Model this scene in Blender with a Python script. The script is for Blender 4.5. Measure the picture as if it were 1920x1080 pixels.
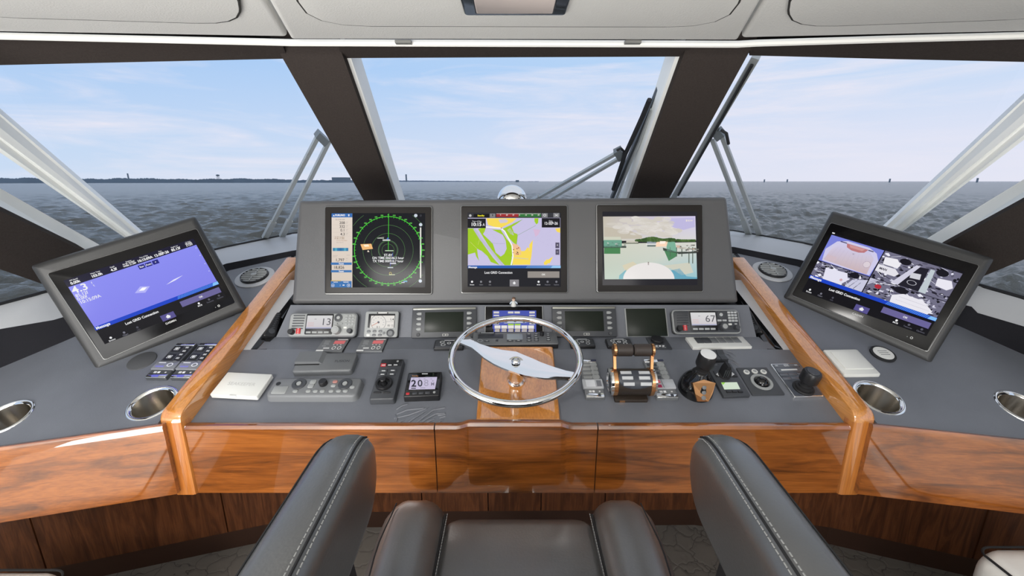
import bpy, math, random
import numpy as np
from mathutils import Vector, Matrix

random.seed(4)
for _o in list(bpy.data.objects):
    bpy.data.objects.remove(_o)
SC = bpy.context.scene
COL = SC.collection
ZC = 1.5                        # eye height above the cabin sole

# ------------------------------------------------------------------ camera, sky, lamps, exposure
cd = bpy.data.cameras.new('camera')
cam = bpy.data.objects.new('camera', cd)
COL.objects.link(cam)
cd.sensor_fit = 'HORIZONTAL'
cd.sensor_width = 36.0
cd.lens = 15.0                  # 800 px focal length at 1920 px
cd.clip_start = 0.02
cd.clip_end = 60000
PITCH = math.atan(0.25)
cam.location = (0, 0, ZC)
cam.rotation_euler = (math.pi / 2 - PITCH, 0, 0)
SC.camera = cam

SC.view_settings.view_transform = 'Standard'
SC.view_settings.look = 'None'
SC.view_settings.exposure = 0.0
SC.view_settings.gamma = 1.0
SC.view_settings.use_curve_mapping = False


def lin(c, g=None, b=None):
    if g is not None:
        c = (c, g, b)
    return tuple(((x / 255) / 12.92 if x / 255 <= 0.04045 else ((x / 255 + 0.055) / 1.055) ** 2.4) for x in c) + (1.0,)


def node(nt, kind, **kw):
    n = nt.nodes.new(kind)
    for k, v in kw.items():
        setattr(n, k, v)
    return n


def ramp(nt, stops, fac=None, interp='LINEAR'):
    r = node(nt, 'ShaderNodeValToRGB')
    r.color_ramp.interpolation = interp
    el = r.color_ramp.elements
    while len(el) < len(stops):
        el.new(0.5)
    for e, (p, c) in zip(el, stops):
        e.position = p
        e.color = c if len(c) == 4 else tuple(c) + (1,)
    if fac is not None:
        nt.links.new(fac, r.inputs[0])
    return r


def build_world():
    w = bpy.data.worlds.new('sky')
    SC.world = w
    w.use_nodes = True
    nt = w.node_tree
    nt.nodes.clear()
    L = nt.links.new
    tc = node(nt, 'ShaderNodeTexCoord')
    sep = node(nt, 'ShaderNodeSeparateXYZ')
    L(tc.outputs['Generated'], sep.inputs[0])
    # elevation gradient, two versions: bluer to port, paler towards the sun side (starboard)
    port = ramp(nt, [(0.0, lin(206, 222, 244)), (0.06, lin(198, 219, 246)), (0.22, lin(168, 203, 246)),
                     (0.42, lin(176, 207, 243)), (0.62, lin(212, 224, 241)), (1.0, lin(216, 226, 240))], sep.outputs['Z'])
    star = ramp(nt, [(0.0, lin(230, 231, 245)), (0.08, lin(222, 228, 247)), (0.22, lin(190, 217, 248)),
                     (0.42, lin(192, 216, 245)), (0.62, lin(218, 227, 241)), (1.0, lin(216, 226, 240))], sep.outputs['Z'])
    mr = node(nt, 'ShaderNodeMapRange')
    mr.inputs[1].default_value = -0.75
    mr.inputs[2].default_value = 0.65
    L(sep.outputs['X'], mr.inputs[0])
    base = node(nt, 'ShaderNodeMixRGB')
    L(mr.outputs[0], base.inputs[0])
    L(port.outputs[0], base.inputs[1])
    L(star.outputs[0], base.inputs[2])
    # cirrus: noise stretched along the horizon
    mp = node(nt, 'ShaderNodeMapping')
    mp.inputs['Rotation'].default_value = (0.0, 0.10, 0.0)
    mp.inputs['Scale'].default_value = (1.6, 1.6, 13.0)
    mp.inputs['Location'].default_value = (0.35, 0.2, 0.45)
    L(tc.outputs['Generated'], mp.inputs[0])
    nz = node(nt, 'ShaderNodeTexNoise')
    nz.inputs['Scale'].default_value = 1.5
    nz.inputs['Detail'].default_value = 8
    nz.inputs['Roughness'].default_value = 0.56
    nz.inputs['Distortion'].default_value = 0.7
    L(mp.outputs[0], nz.inputs['Vector'])
    cr = ramp(nt, [(0.42, (0, 0, 0)), (0.64, (1, 1, 1))], nz.outputs[0])
    nz2 = node(nt, 'ShaderNodeTexNoise')
    nz2.inputs['Scale'].default_value = 4.5
    nz2.inputs['Detail'].default_value = 10
    nz2.inputs['Roughness'].default_value = 0.65
    L(mp.outputs[0], nz2.inputs['Vector'])
    cr2 = ramp(nt, [(0.35, (0.35, 0.35, 0.35)), (0.7, (1, 1, 1))], nz2.outputs[0])
    mul = node(nt, 'ShaderNodeMath', operation='MULTIPLY')
    L(cr.outputs[0], mul.inputs[0])
    L(cr2.outputs[0], mul.inputs[1])
    m2 = node(nt, 'ShaderNodeMath', operation='MULTIPLY')
    m2.inputs[1].default_value = 0.95
    L(mul.outputs[0], m2.inputs[0])
    mix = node(nt, 'ShaderNodeMixRGB')
    mix.inputs[2].default_value = lin(236, 234, 246)
    L(m2.outputs[0], mix.inputs[0])
    L(base.outputs[0], mix.inputs[1])
    bg = node(nt, 'ShaderNodeBackground')
    bg.inputs['Strength'].default_value = 1.0
    L(mix.outputs[0], bg.inputs['Color'])
    out = node(nt, 'ShaderNodeOutputWorld')
    L(bg.outputs[0], out.inputs[0])


build_world()


def area(name, loc, target, sx, sy, power, color=(1, 1, 1)):
    d = bpy.data.lights.new(name, 'AREA')
    d.shape = 'RECTANGLE'
    d.size, d.size_y = sx, sy
    d.energy = power
    d.color = color
    o = bpy.data.objects.new(name, d)
    COL.objects.link(o)
    o.location = loc
    o.rotation_euler = (Vector(target) - Vector(loc)).to_track_quat('-Z', 'Y').to_euler()
    return o


# daylight through the saloon doors aft, then added fill lights for the cabin
area('aft_door_daylight', (-0.3, -3.2, 1.25), (0, 1.2, 1.2), 3.0, 1.6, 24, (1.0, 0.985, 0.96))
for i, (x, y, e) in enumerate(((-1.0, -0.7, 24), (0.9, -0.9, 10))):
    area('cabin_fill' + ('.%03d' % i if i else ''), (x, y, 1.83), (x * 0.9, y + 0.75, 0.8), 0.5, 0.3, e, (1.0, 0.975, 0.94))  # added fill that brightens dash and chairs, not fittings of the cabin
area('upward_fill', (-0.7, -1.1, 0.75), (-0.5, -0.4, 3.0), 2.6, 1.8, 118, (1.0, 0.99, 0.97))  # added upward fill to brighten the deckhead

# ------------------------------------------------------------------ pixel -> space helpers (1920 x 1080 frame)
FW = np.array([0, math.cos(PITCH), -math.sin(PITCH)])
UP = np.array([0, math.sin(PITCH), math.cos(PITCH)])
RT = np.array([1.0, 0, 0])
OFF = np.array([0, 0, ZC])


def ray(u, v):
    return FW + RT * (u - 960) / 800 + UP * (540 - v) / 800


def P(u, v, x=None, y=None, z=None):
    """the point of pixel (u, v) at a given X, Y or height (relative to the eye)"""
    r = ray(u, v)
    t = x / r[0] if x is not None else y / r[1] if y is not None else z / r[2]
    return r * t + OFF


class Plane:
    def __init__(self, o, xd, yd):
        self.o = np.array(o, float)
        self.x = np.array(xd, float) / np.linalg.norm(xd)
        yd = np.array(yd, float)
        yd = yd - self.x * (yd @ self.x)
        self.y = yd / np.linalg.norm(yd)
        self.n = np.cross(self.x, self.y)

    def hit(self, u, v, h=0.0):
        r = ray(u, v)
        t = ((self.o - OFF + self.n * h) @ self.n) / (r @ self.n)
        return r * t + OFF

    def loc(self, p):
        q = np.array(p) - self.o
        return np.array([q @ self.x, q @ self.y, q @ self.n])

    def world(self, lx, ly, lz=0.0):
        return self.o + self.x * lx + self.y * ly + self.n * lz

    def matrix(self):
        m = Matrix.Identity(4)
        for i in range(3):
            m[i][0], m[i][1], m[i][2], m[i][3] = self.x[i], self.y[i], self.n[i], self.o[i]
        return m


def sloped(a, c):
    """plane z = c + a*y (relative to the eye), axes along X and up the slope"""
    return Plane((0, 0, c + ZC), (1, 0, 0), (0, 1, a))


DASH = sloped(0.4, -1.089)
WING = sloped(0.4, -1.057)
TIER = sloped(0.2, -0.8194)
INST = sloped(1.73, -2.996)
POD = sloped(3.903, -6.189)


# ------------------------------------------------------------------ materials
MATS = {}


def mat(name, color=(0.5, 0.5, 0.5), rough=0.5, metal=0.0, spec=0.5, coat=0.0, bump=None, emit=None, crough=0.04, var=0.0, vscale=3.0):
    """principled material with a little procedural colour variation and optional noise bump (scale, strength, distance)"""
    if name in MATS:
        return MATS[name]
    m = bpy.data.materials.new(name)
    m.use_nodes = True
    nt = m.node_tree
    b = nt.nodes['Principled BSDF']
    L = nt.links.new
    c = tuple(color)[:3] + (1,)
    b.inputs['Base Color'].default_value = c
    b.inputs['Roughness'].default_value = rough
    b.inputs['Metallic'].default_value = metal
    b.inputs['Specular IOR Level'].default_value = spec
    b.inputs['Coat Weight'].default_value = coat
    b.inputs['Coat Roughness'].default_value = crough
    if crough > 0.1:
        b.inputs['Coat IOR'].default_value = 1.75
    tc = node(nt, 'ShaderNodeTexCoord')
    nz = node(nt, 'ShaderNodeTexNoise')
    nz.inputs['Scale'].default_value = vscale
    nz.inputs['Detail'].default_value = 5
    L(tc.outputs['Object'], nz.inputs['Vector'])
    k = var
    r = ramp(nt, [(0.3, tuple(x * (1 - k) for x in c[:3])), (0.7, tuple(min(1, x * (1 + k)) for x in c[:3]))], nz.outputs[0])
    L(r.outputs[0], b.inputs['Base Color'])
    if bump:
        n2 = node(nt, 'ShaderNodeTexNoise')
        n2.inputs['Scale'].default_value = bump[0]
        n2.inputs['Detail'].default_value = 3
        L(tc.outputs['Object'], n2.inputs['Vector'])
        bp = node(nt, 'ShaderNodeBump')
        bp.inputs['Strength'].default_value = bump[1]
        bp.inputs['Distance'].default_value = bump[2]
        L(n2.outputs[0], bp.inputs['Height'])
        L(bp.outputs[0], b.inputs['Normal'])
    if emit:
        b.inputs['Emission Color'].default_value = tuple(emit[:3]) + (1,)
        b.inputs['Emission Strength'].default_value = 1.0
    MATS[name] = m
    return m


def wood(name, axis, dark, mid, light, coat=1.0, scale=1.0, rough=0.35):
    m = bpy.data.materials.new(name)
    m.use_nodes = True
    nt = m.node_tree
    b = nt.nodes['Principled BSDF']
    L = nt.links.new
    tc = node(nt, 'ShaderNodeTexCoord')
    mp = node(nt, 'ShaderNodeMapping')
    s = [9.0 * scale] * 3
    s[axis] = 1.0 * scale
    mp.inputs['Scale'].default_value = s
    L(tc.outputs['Object'], mp.inputs[0])
    n1 = node(nt, 'ShaderNodeTexNoise')
    n1.inputs['Scale'].default_value = 2.2
    n1.inputs['Detail'].default_value = 7
    n1.inputs['Roughness'].default_value = 0.58
    n1.inputs['Distortion'].default_value = 1.6
    L(mp.outputs[0], n1.inputs['Vector'])
    r1 = ramp(nt, [(0.28, dark), (0.46, mid), (0.62, light), (0.78, mid)], n1.outputs[0])
    mp2 = node(nt, 'ShaderNodeMapping')
    s2 = [240.0] * 3
    s2[axis] = 9.0
    mp2.inputs['Scale'].default_value = s2
    L(tc.outputs['Object'], mp2.inputs[0])
    n2 = node(nt, 'ShaderNodeTexNoise')
    n2.inputs['Scale'].default_value = 1.0
    n2.inputs['Detail'].default_value = 3
    L(mp2.outputs[0], n2.inputs['Vector'])
    r2 = ramp(nt, [(0.35, (0.72, 0.68, 0.62)), (0.62, (1, 1, 1))], n2.outputs[0])
    mx = node(nt, 'ShaderNodeMixRGB', blend_type='MULTIPLY')
    mx.inputs[0].default_value = 0.8
    L(r1.outputs[0], mx.inputs[1])
    L(r2.outputs[0], mx.inputs[2])
    L(mx.outputs[0], b.inputs['Base Color'])
    b.inputs['Roughness'].default_value = rough
    b.inputs['Coat Weight'].default_value = coat
    b.inputs['Coat Roughness'].default_value = 0.03
    b.inputs['Coat IOR'].default_value = 2.1
    b.inputs['Specular IOR Level'].default_value = 0.3
    MATS[name] = m
    return m


LEATHER = mat('dash_leather', lin(103, 106, 113), 0.40, bump=(260, 0.22, 0.0012), var=0.12, vscale=5)
POD_LEATHER = mat('pod_leather', lin(53, 53, 53), 0.42, bump=(300, 0.2, 0.001), var=0.06)
HOUSING = mat('housing_leather', lin(85, 85, 86), 0.42, bump=(300, 0.2, 0.001), var=0.06)
COAMING = mat('coaming_vinyl', lin(178, 180, 183), 0.5, bump=(280, 0.2, 0.001), var=0.05)
FABRIC = mat('dark_headliner_fabric', lin(60, 54, 51), 0.95, spec=0.1, bump=(420, 0.5, 0.0015), var=0.12, vscale=200)
BLACKFAB = mat('black_coaming_fabric', lin(34, 34, 38), 0.9, spec=0.15, bump=(420, 0.4, 0.001), var=0.1)
VINYL = mat('ceiling_vinyl', lin(214, 213, 209), 0.6, spec=0.3, bump=(260, 0.5, 0.0016), var=0.02)
VINYL_LIT = mat('lit_edge_vinyl', lin(236, 235, 230), 0.5, spec=0.3)  # paler than the ceiling vinyl: light from outside put into the colour
SEAM = mat('seam_shadow_gap', lin(58, 57, 55), 0.9, spec=0.1)
WHITEPAINT = mat('white_gelcoat', lin(244, 245, 242), 0.5)
CHAIRLEATHER = mat('chair_leather', lin(72, 72, 71), 0.42, spec=1.0, coat=0.7, crough=0.28, bump=(230, 0.35, 0.0015), var=0.1, vscale=9)
STITCH = mat('stitch_thread', lin(150, 150, 148), 0.8)
STITCHDARK = mat('dark_seam_thread', lin(24, 24, 26), 0.8)
CREAM = mat('cream_leather', lin(226, 225, 220), 0.45, bump=(200, 0.25, 0.001))
CHROME = mat('polished_stainless', (0.86, 0.86, 0.85), 0.05, metal=1.0)
STEEL = mat('brushed_stainless', (0.50, 0.46, 0.40), 0.2, metal=1.0)
WIPER = mat('wiper_aluminium', lin(176, 180, 180), 0.35, metal=0.5)
RUBBER = mat('black_rubber', lin(26, 26, 28), 0.6)
BLACK = mat('black_plastic', lin(30, 30, 32), 0.35)
DISPLAYGLASS = mat('display_glass', lin(15, 14, 15), 0.12, spec=0.2)
GLOSSBLACK = mat('gloss_black_plastic', lin(16, 16, 18), 0.1, coat=0.2)
BEZEL = mat('display_bezel', lin(40, 37, 35), 0.35, spec=0.25)
BEZELRIM = mat('display_rim', lin(150, 150, 148), 0.3, metal=0.8)
DGREY = mat('dark_grey_plastic', lin(62, 64, 68), 0.42, bump=(500, 0.1, 0.0005))
MGREY = mat('mid_grey_plastic', lin(110, 112, 114), 0.42)
LGREY = mat('light_grey_plastic', lin(150, 152, 151), 0.4)
WHITE = mat('white_plastic', lin(214, 214, 209), 0.38)
GOLD = mat('bronze_anodised', lin(222, 166, 116), 0.27, metal=1.0)
RED = mat('red_plastic', lin(190, 44, 50), 0.4)
LCDOFF = mat('unlit_lcd', lin(26, 32, 25), 0.3, spec=0.25)
WALNUT = wood('dark_walnut_vertical', 2, lin(66, 36, 20), lin(88, 50, 28), lin(112, 66, 38), coat=0.35, scale=1.3)
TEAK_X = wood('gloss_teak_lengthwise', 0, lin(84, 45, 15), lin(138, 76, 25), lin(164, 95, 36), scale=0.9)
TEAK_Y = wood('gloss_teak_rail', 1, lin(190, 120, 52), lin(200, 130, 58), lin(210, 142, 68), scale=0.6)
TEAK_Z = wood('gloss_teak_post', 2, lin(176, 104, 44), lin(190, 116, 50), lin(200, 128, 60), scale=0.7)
TOE = mat('dark_toe_board', lin(54, 32, 20), 0.5, var=0.15)


def carpet():
    m = bpy.data.materials.new('sculpted_carpet')
    m.use_nodes = True
    nt = m.node_tree
    b = nt.nodes['Principled BSDF']
    L = nt.links.new
    tc = node(nt, 'ShaderNodeTexCoord')
    nz = node(nt, 'ShaderNodeTexNoise')
    nz.inputs['Scale'].default_value = 14
    L(tc.outputs['Object'], nz.inputs['Vector'])
    mx = node(nt, 'ShaderNodeMixRGB')
    mx.inputs[0].default_value = 0.08
    L(tc.outputs['Object'], mx.inputs[1])
    L(nz.outputs['Color'], mx.inputs[2])
    vo = node(nt, 'ShaderNodeTexVoronoi', feature='DISTANCE_TO_EDGE')
    vo.inputs['Scale'].default_value = 13
    L(mx.outputs[0], vo.inputs['Vector'])
    r = ramp(nt, [(0.0, lin(74, 71, 67)), (0.02, lin(118, 112, 105)), (1.0, lin(126, 120, 112))], vo.outputs['Distance'])
    L(r.outputs[0], b.inputs['Base Color'])
    b.inputs['Roughness'].default_value = 0.95
    rr = ramp(nt, [(0.0, (0, 0, 0)), (0.12, (1, 1, 1))], vo.outputs['Distance'])
    bp = node(nt, 'ShaderNodeBump')
    bp.inputs['Strength'].default_value = 0.4
    bp.inputs['Distance'].default_value = 0.003
    L(rr.outputs[0], bp.inputs['Height'])
    L(bp.outputs[0], b.inputs['Normal'])
    return m


CARPET = carpet()


def attr_mat(name, emissive):
    m = bpy.data.materials.new(name)
    m.use_nodes = True
    nt = m.node_tree
    b = nt.nodes['Principled BSDF']
    a = node(nt, 'ShaderNodeAttribute', attribute_name='Col')
    if emissive:
        b.inputs['Base Color'].default_value = (0.004, 0.004, 0.005, 1)
        b.inputs['Roughness'].default_value = 0.12
        b.inputs['Specular IOR Level'].default_value = 0.05
        nt.links.new(a.outputs['Color'], b.inputs['Emission Color'])
        b.inputs['Emission Strength'].default_value = 1.0
    else:
        nt.links.new(a.outputs['Color'], b.inputs['Base Color'])
        b.inputs['Roughness'].default_value = 0.5
    return m


SCREEN = attr_mat('backlit_screen', True)
PRINT = attr_mat('printed_marks', False)


def glass_mat():
    m = bpy.data.materials.new('window_glass')
    m.use_nodes = True
    nt = m.node_tree
    nt.nodes.clear()
    L = nt.links.new
    tr = node(nt, 'ShaderNodeBsdfTransparent')
    tr.inputs[0].default_value = (0.985, 0.99, 0.99, 1)
    gl = node(nt, 'ShaderNodeBsdfGlossy')
    gl.inputs['Roughness'].default_value = 0.0
    fr = node(nt, 'ShaderNodeFresnel')
    fr.inputs[0].default_value = 1.02
    mx = node(nt, 'ShaderNodeMixShader')
    L(fr.outputs[0], mx.inputs[0])
    L(tr.outputs[0], mx.inputs[1])
    L(gl.outputs[0], mx.inputs[2])
    out = node(nt, 'ShaderNodeOutputMaterial')
    L(mx.outputs[0], out.inputs[0])
    return m


GLASS = glass_mat()


# ------------------------------------------------------------------ object helpers
def link(o, parent=None):
    COL.objects.link(o)
    if parent is not None:
        o.parent = parent
    return o


def tag(o, label=None, cat=None, group=None, kind=None):
    if label:
        o['label'] = label
    if cat:
        o['category'] = cat
    if group:
        o['group'] = group
    if kind:
        o['kind'] = kind
    return o


def empty(name, m=None):
    o = bpy.data.objects.new(name, None)
    o.empty_display_size = 0.03
    COL.objects.link(o)
    if m is not None:
        o.matrix_world = m
    return o


class MB:
    """collects shapes into one mesh"""

    def __init__(self):
        self.v, self.f, self.m, self.mats = [], [], [], []

    def add(self, verts, faces, m):
        if m not in self.mats:
            self.mats.append(m)
        k = self.mats.index(m)
        n = len(self.v)
        self.v += [tuple(map(float, p)) for p in verts]
        self.f += [tuple(i + n for i in f) for f in faces]
        self.m += [k] * len(faces)
        return self

    def box(self, x0, y0, z0, x1, y1, z1, m):
        vs = [(x, y, z) for z in (z0, z1) for x, y in ((x0, y0), (x1, y0), (x1, y1), (x0, y1))]
        return self.add(vs, [(3, 2, 1, 0), (4, 5, 6, 7), (0, 1, 5, 4), (1, 2, 6, 5), (2, 3, 7, 6), (3, 0, 4, 7)], m)

    def hexa(self, a, b, m):
        """solid between two matching polygons a and b (lists of 3-D points)"""
        n = len(a)
        return self.add(list(a) + list(b), [tuple(range(n))[::-1], tuple(range(n, 2 * n))] +
                        [(i, (i + 1) % n, n + (i + 1) % n, n + i) for i in range(n)], m)

    def rprism(self, x0, y0, x1, y1, z0, z1, m, r=0.004, ch=0.0015, seg=3, foot=0.0):
        """rounded-rectangle slab; ch chamfers the top edge, foot widens the base"""
        r = min(r, abs(x1 - x0) / 2 - 1e-5, abs(y1 - y0) / 2 - 1e-5)

        def ring(inset, z):
            pts = []
            rr = max(r - inset, 1e-5)
            for cx, cy, a0 in ((x1 - r, y1 - r, 0), (x0 + r, y1 - r, 90), (x0 + r, y0 + r, 180), (x1 - r, y0 + r, 270)):
                for i in range(seg + 1):
                    a = math.radians(a0 + 90 * i / seg)
                    pts.append((cx + rr * math.cos(a), cy + rr * math.sin(a), z))
            return pts
        rings = [ring(-foot, z0), ring(0, z1 - ch), ring(ch * 0.35, z1 - ch * 0.35), ring(ch, z1)] if ch > 0 else [ring(-foot, z0), ring(0, z1)]
        return self.loft(rings, m)

    def loft(self, rings, m, cap=True, closed=True):
        n = len(rings[0])
        vs = [p for r in rings for p in r]
        fs = []
        for k in range(len(rings) - 1):
            for i in range(n if closed else n - 1):
                j = (i + 1) % n
                fs.append((k * n + i, k * n + j, (k + 1) * n + j, (k + 1) * n + i))
        if cap:
            fs.append(tuple(range(n))[::-1])
            fs.append(tuple((len(rings) - 1) * n + i for i in range(n)))
        return self.add(vs, fs, m)

    def lathe(self, prof, m, c=(0, 0, 0), seg=24, ax=None, sx=1.0, cap=True):
        """prof: list of (radius, height); axis z unless ax gives (x, y, z) axes"""
        X, Y, Z = ax if ax else ((1, 0, 0), (0, 1, 0), (0, 0, 1))
        X, Y, Z, c = map(np.array, (X, Y, Z, c))
        rings = []
        for r, h in prof:
            r = max(r, 1e-5)
            rings.append([c + X * r * sx * math.cos(2 * math.pi * i / seg) + Y * r * math.sin(2 * math.pi * i / seg) + Z * h for i in range(seg)])
        return self.loft(rings, m, cap)

    def tube(self, pts, r, m, seg=8, closed=False, flat=1.0):
        pts = [np.array(p, float) for p in pts]
        n = len(pts)
        rings = []
        prev = None
        for i, p in enumerate(pts):
            a = pts[i - 1] if (i > 0 or closed) else p
            b = pts[(i + 1) % n] if (i < n - 1 or closed) else p
            t = (b - a) / np.linalg.norm(b - a)
            if prev is None:
                up = np.array([0, 0, 1.0]) if abs(t[2]) < 0.9 else np.array([0, 1.0, 0])
                s = np.cross(t, up)
            else:
                s = prev - t * (prev @ t)
            s /= np.linalg.norm(s)
            prev = s
            q = np.cross(s, t)
            rr = r[i] if isinstance(r, (list, tuple)) else r
            rings.append([p + s * rr * math.cos(2 * math.pi * k / seg) + q * rr * flat * math.sin(2 * math.pi * k / seg) for k in range(seg)])
        if closed:
            rings.append(rings[0])
        return self.loft(rings, m, cap=not closed)

    def beam(self, a, b, w, t, wdir, m):
        """bar of rectangular section from a to b, w across along wdir, t thick"""
        a, b, wdir = (np.array(q, float) for q in (a, b, wdir))
        d = (b - a) / np.linalg.norm(b - a)
        wd = wdir - d * (wdir @ d)
        wd /= np.linalg.norm(wd)
        td = np.cross(d, wd)
        q = lambda p: [p + wd * sx * w / 2 + td * sy * t / 2 for sx, sy in ((-1, -1), (1, -1), (1, 1), (-1, 1))]
        return self.hexa(q(a), q(b), m)

    def build(self, name, parent=None, smooth=True, angle=35, world=False):
        if world and parent is not None:        # vertices were given in world space
            m, q = Matrix.Identity(4), parent
            while q is not None:
                m = q.matrix_basis @ m
                q = q.parent
            mi = m.inverted()
            self.v = [tuple(mi @ Vector(p)) for p in self.v]
        me = bpy.data.meshes.new(name)
        me.from_pydata(self.v, [], self.f)
        for m in self.mats:
            me.materials.append(m)
        me.polygons.foreach_set('material_index', self.m)
        me.update()
        import bmesh
        bm = bmesh.new()
        bm.from_mesh(me)
        bmesh.ops.recalc_face_normals(bm, faces=bm.faces)
        bm.to_mesh(me)
        bm.free()
        if smooth:
            me.polygons.foreach_set('use_smooth', [True] * len(me.polygons))
            me.set_sharp_from_angle(angle=math.radians(angle))
        return link(bpy.data.objects.new(name, me), parent)


class Dev:
    """a device lying on a plane: Empty root at its middle, local x to the right, y up the slope, z out of the surface"""

    def __init__(self, name, label, cat, plane, corners, h=0.0, group=None, crop=(0, 0, 1)):
        pts = [plane.hit(u, v, h) - plane.n * h for u, v in corners]      # tl tr br bl
        c = sum(pts) / 4
        xd = (pts[1] - pts[0]) + (pts[2] - pts[3])
        self.pl = Plane(c, xd, plane.y - 0)
        # keep the surface's own normal
        x = xd / np.linalg.norm(xd)
        self.pl.x, self.pl.n = x, plane.n
        self.pl.y = np.cross(plane.n, x)
        self.W = (np.linalg.norm(pts[1] - pts[0]) + np.linalg.norm(pts[2] - pts[3])) / 2
        self.D = (abs((pts[0] - pts[3]) @ self.pl.y) + abs((pts[1] - pts[2]) @ self.pl.y)) / 2
        self.h = h
        self.crop = crop
        self.root = empty(name, self.pl.matrix())
        tag(self.root, label, cat, group)

    def c(self, x, y, h=None):
        """crop coordinates -> local (x, y)"""
        ox, oy, s = self.crop
        h = self.h if h is None else h
        return self.pl.loc(self.pl.hit(ox + x / s, oy + y / s, h))[:2]

    def uv(self, x, y):
        """fractions across / down the device -> local (x, y)"""
        return np.array([(x - 0.5) * self.W, (0.5 - y) * self.D])

    def k(self, px):
        """crop pixels -> metres at the device"""
        r = self.pl.o - OFF
        return px / self.crop[2] * (r @ FW) / 800

    def slab(self, name, m, z0=0.0, z1=None, r=0.004, ch=0.0015, x0=0, y0=0, x1=1, y1=1, parent=None, foot=0.0, label=None):
        z1 = self.h if z1 is None else z1
        a, b = self.uv(x0, y1), self.uv(x1, y0)
        o = MB().rprism(a[0], a[1], b[0], b[1], z0, z1, m, r, ch, foot=foot).build(name, parent or self.root)
        if label:
            o['label'] = label
        return o

    def key(self, name, x, y, w, d, m, z=None, t=0.002, r=0.001, parent=None, crop=True, ch=0.0006):
        """a button centred at crop (or uv) position, w x d in crop px (or fractions)"""
        z = self.h if z is None else z
        if crop:
            q = self.c(x, y)
            a, b = self.c(x - w / 2, y), self.c(x + w / 2, y)
            hw = np.linalg.norm(b - a) / 2
            a, b = self.c(x, y - d / 2), self.c(x, y + d / 2)
            hd = abs(a[1] - b[1]) / 2
        else:
            q = self.uv(x, y)
            hw, hd = w * self.W / 2, d * self.D / 2
        return MB().rprism(q[0] - hw, q[1] - hd, q[0] + hw, q[1] + hd, z - 0.0008, z + t, m, r, ch, seg=2).build(name, parent or self.root)

    def knob(self, name, x, y, r, hgt, m, z=None, crop=True, top=None, seg=20, parent=None, ribs=False):
        z = self.h if z is None else z
        q = self.c(x, y) if crop else self.uv(x, y)
        rr = self.k(r) if crop else r
        b = MB().lathe([(rr, -0.0008), (rr * 0.97, hgt * 0.85), (rr * 0.88, hgt), (rr * 0.5, hgt)], m, (q[0], q[1], z), seg)
        if top:
            b.lathe([(rr * 0.6, hgt), (rr * 0.55, hgt + 0.0006)], top, (q[0], q[1], z), seg)
        return b.build(name, parent or self.root)


# ------------------------------------------------------------------ flat print and screen pictures
GFX = []


class Gfx:
    """flat coloured shapes and lettering on a device; mp maps drawing coordinates to local (x, y)"""

    def __init__(self, dev, z, emissive, mp=None, name=None, parent=None):
        self.dev, self.z, self.em = dev, z, emissive
        self.mp = mp or (lambda x, y: dev.c(x, y, z))
        self.polys, self.texts, self.layer = [], [], 0
        self.name = name or ('screen' if emissive else 'printed_marks')
        self.parent = parent
        GFX.append(self)

    def up(self):
        self.layer += 1
        return self

    def poly(self, pts, col, cols=None):
        self.polys.append(([self.mp(x, y) for x, y in pts], [lin(c) for c in (cols or [col] * len(pts))], self.layer))
        return self

    def rect(self, x0, y0, x1, y1, col, col2=None):
        c2 = col2 or col
        return self.poly([(x0, y0), (x1, y0), (x1, y1), (x0, y1)], col, [col, col, c2, c2])

    def disc(self, x, y, r, col, ry=None, n=20, r0=None):
        ry = ry or r
        return self.poly([(x + r * math.cos(2 * math.pi * i / n), y + ry * math.sin(2 * math.pi * i / n)) for i in range(n)], col)

    def ring(self, x, y, r, w, col, n=40, ry=None, a0=0, a1=360, clip=None):
        q = (ry or r) / r
        for i in range(n):
            a, b = (math.radians(a0 + (a1 - a0) * (i + d) / n) for d in (0, 1))
            pts = [(x + rr * math.cos(t), y + q * rr * math.sin(t)) for rr, t in ((r - w / 2, a), (r + w / 2, a), (r + w / 2, b), (r - w / 2, b))]
            if clip and not all(clip[0] <= px <= clip[2] and clip[1] <= py <= clip[3] for px, py in pts):
                continue
            self.poly(pts, col)
        return self

    def line(self, pts, w, col):
        for (x0, y0), (x1, y1) in zip(pts, pts[1:]):
            d = math.hypot(x1 - x0, y1 - y0) or 1
            nx, ny = -(y1 - y0) / d * w / 2, (x1 - x0) / d * w / 2
            self.poly([(x0 + nx, y0 + ny), (x1 + nx, y1 + ny), (x1 - nx, y1 - ny), (x0 - nx, y0 - ny)], col)
        return self

    def text(self, s, x, y, hgt, col, al='CENTER', bold=0.0, sx=1.0):
        """capital height hgt in drawing units, baseline at y"""
        self.texts.append((s, x, y, hgt, col, al, bold, sx, self.layer))
        return self


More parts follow.
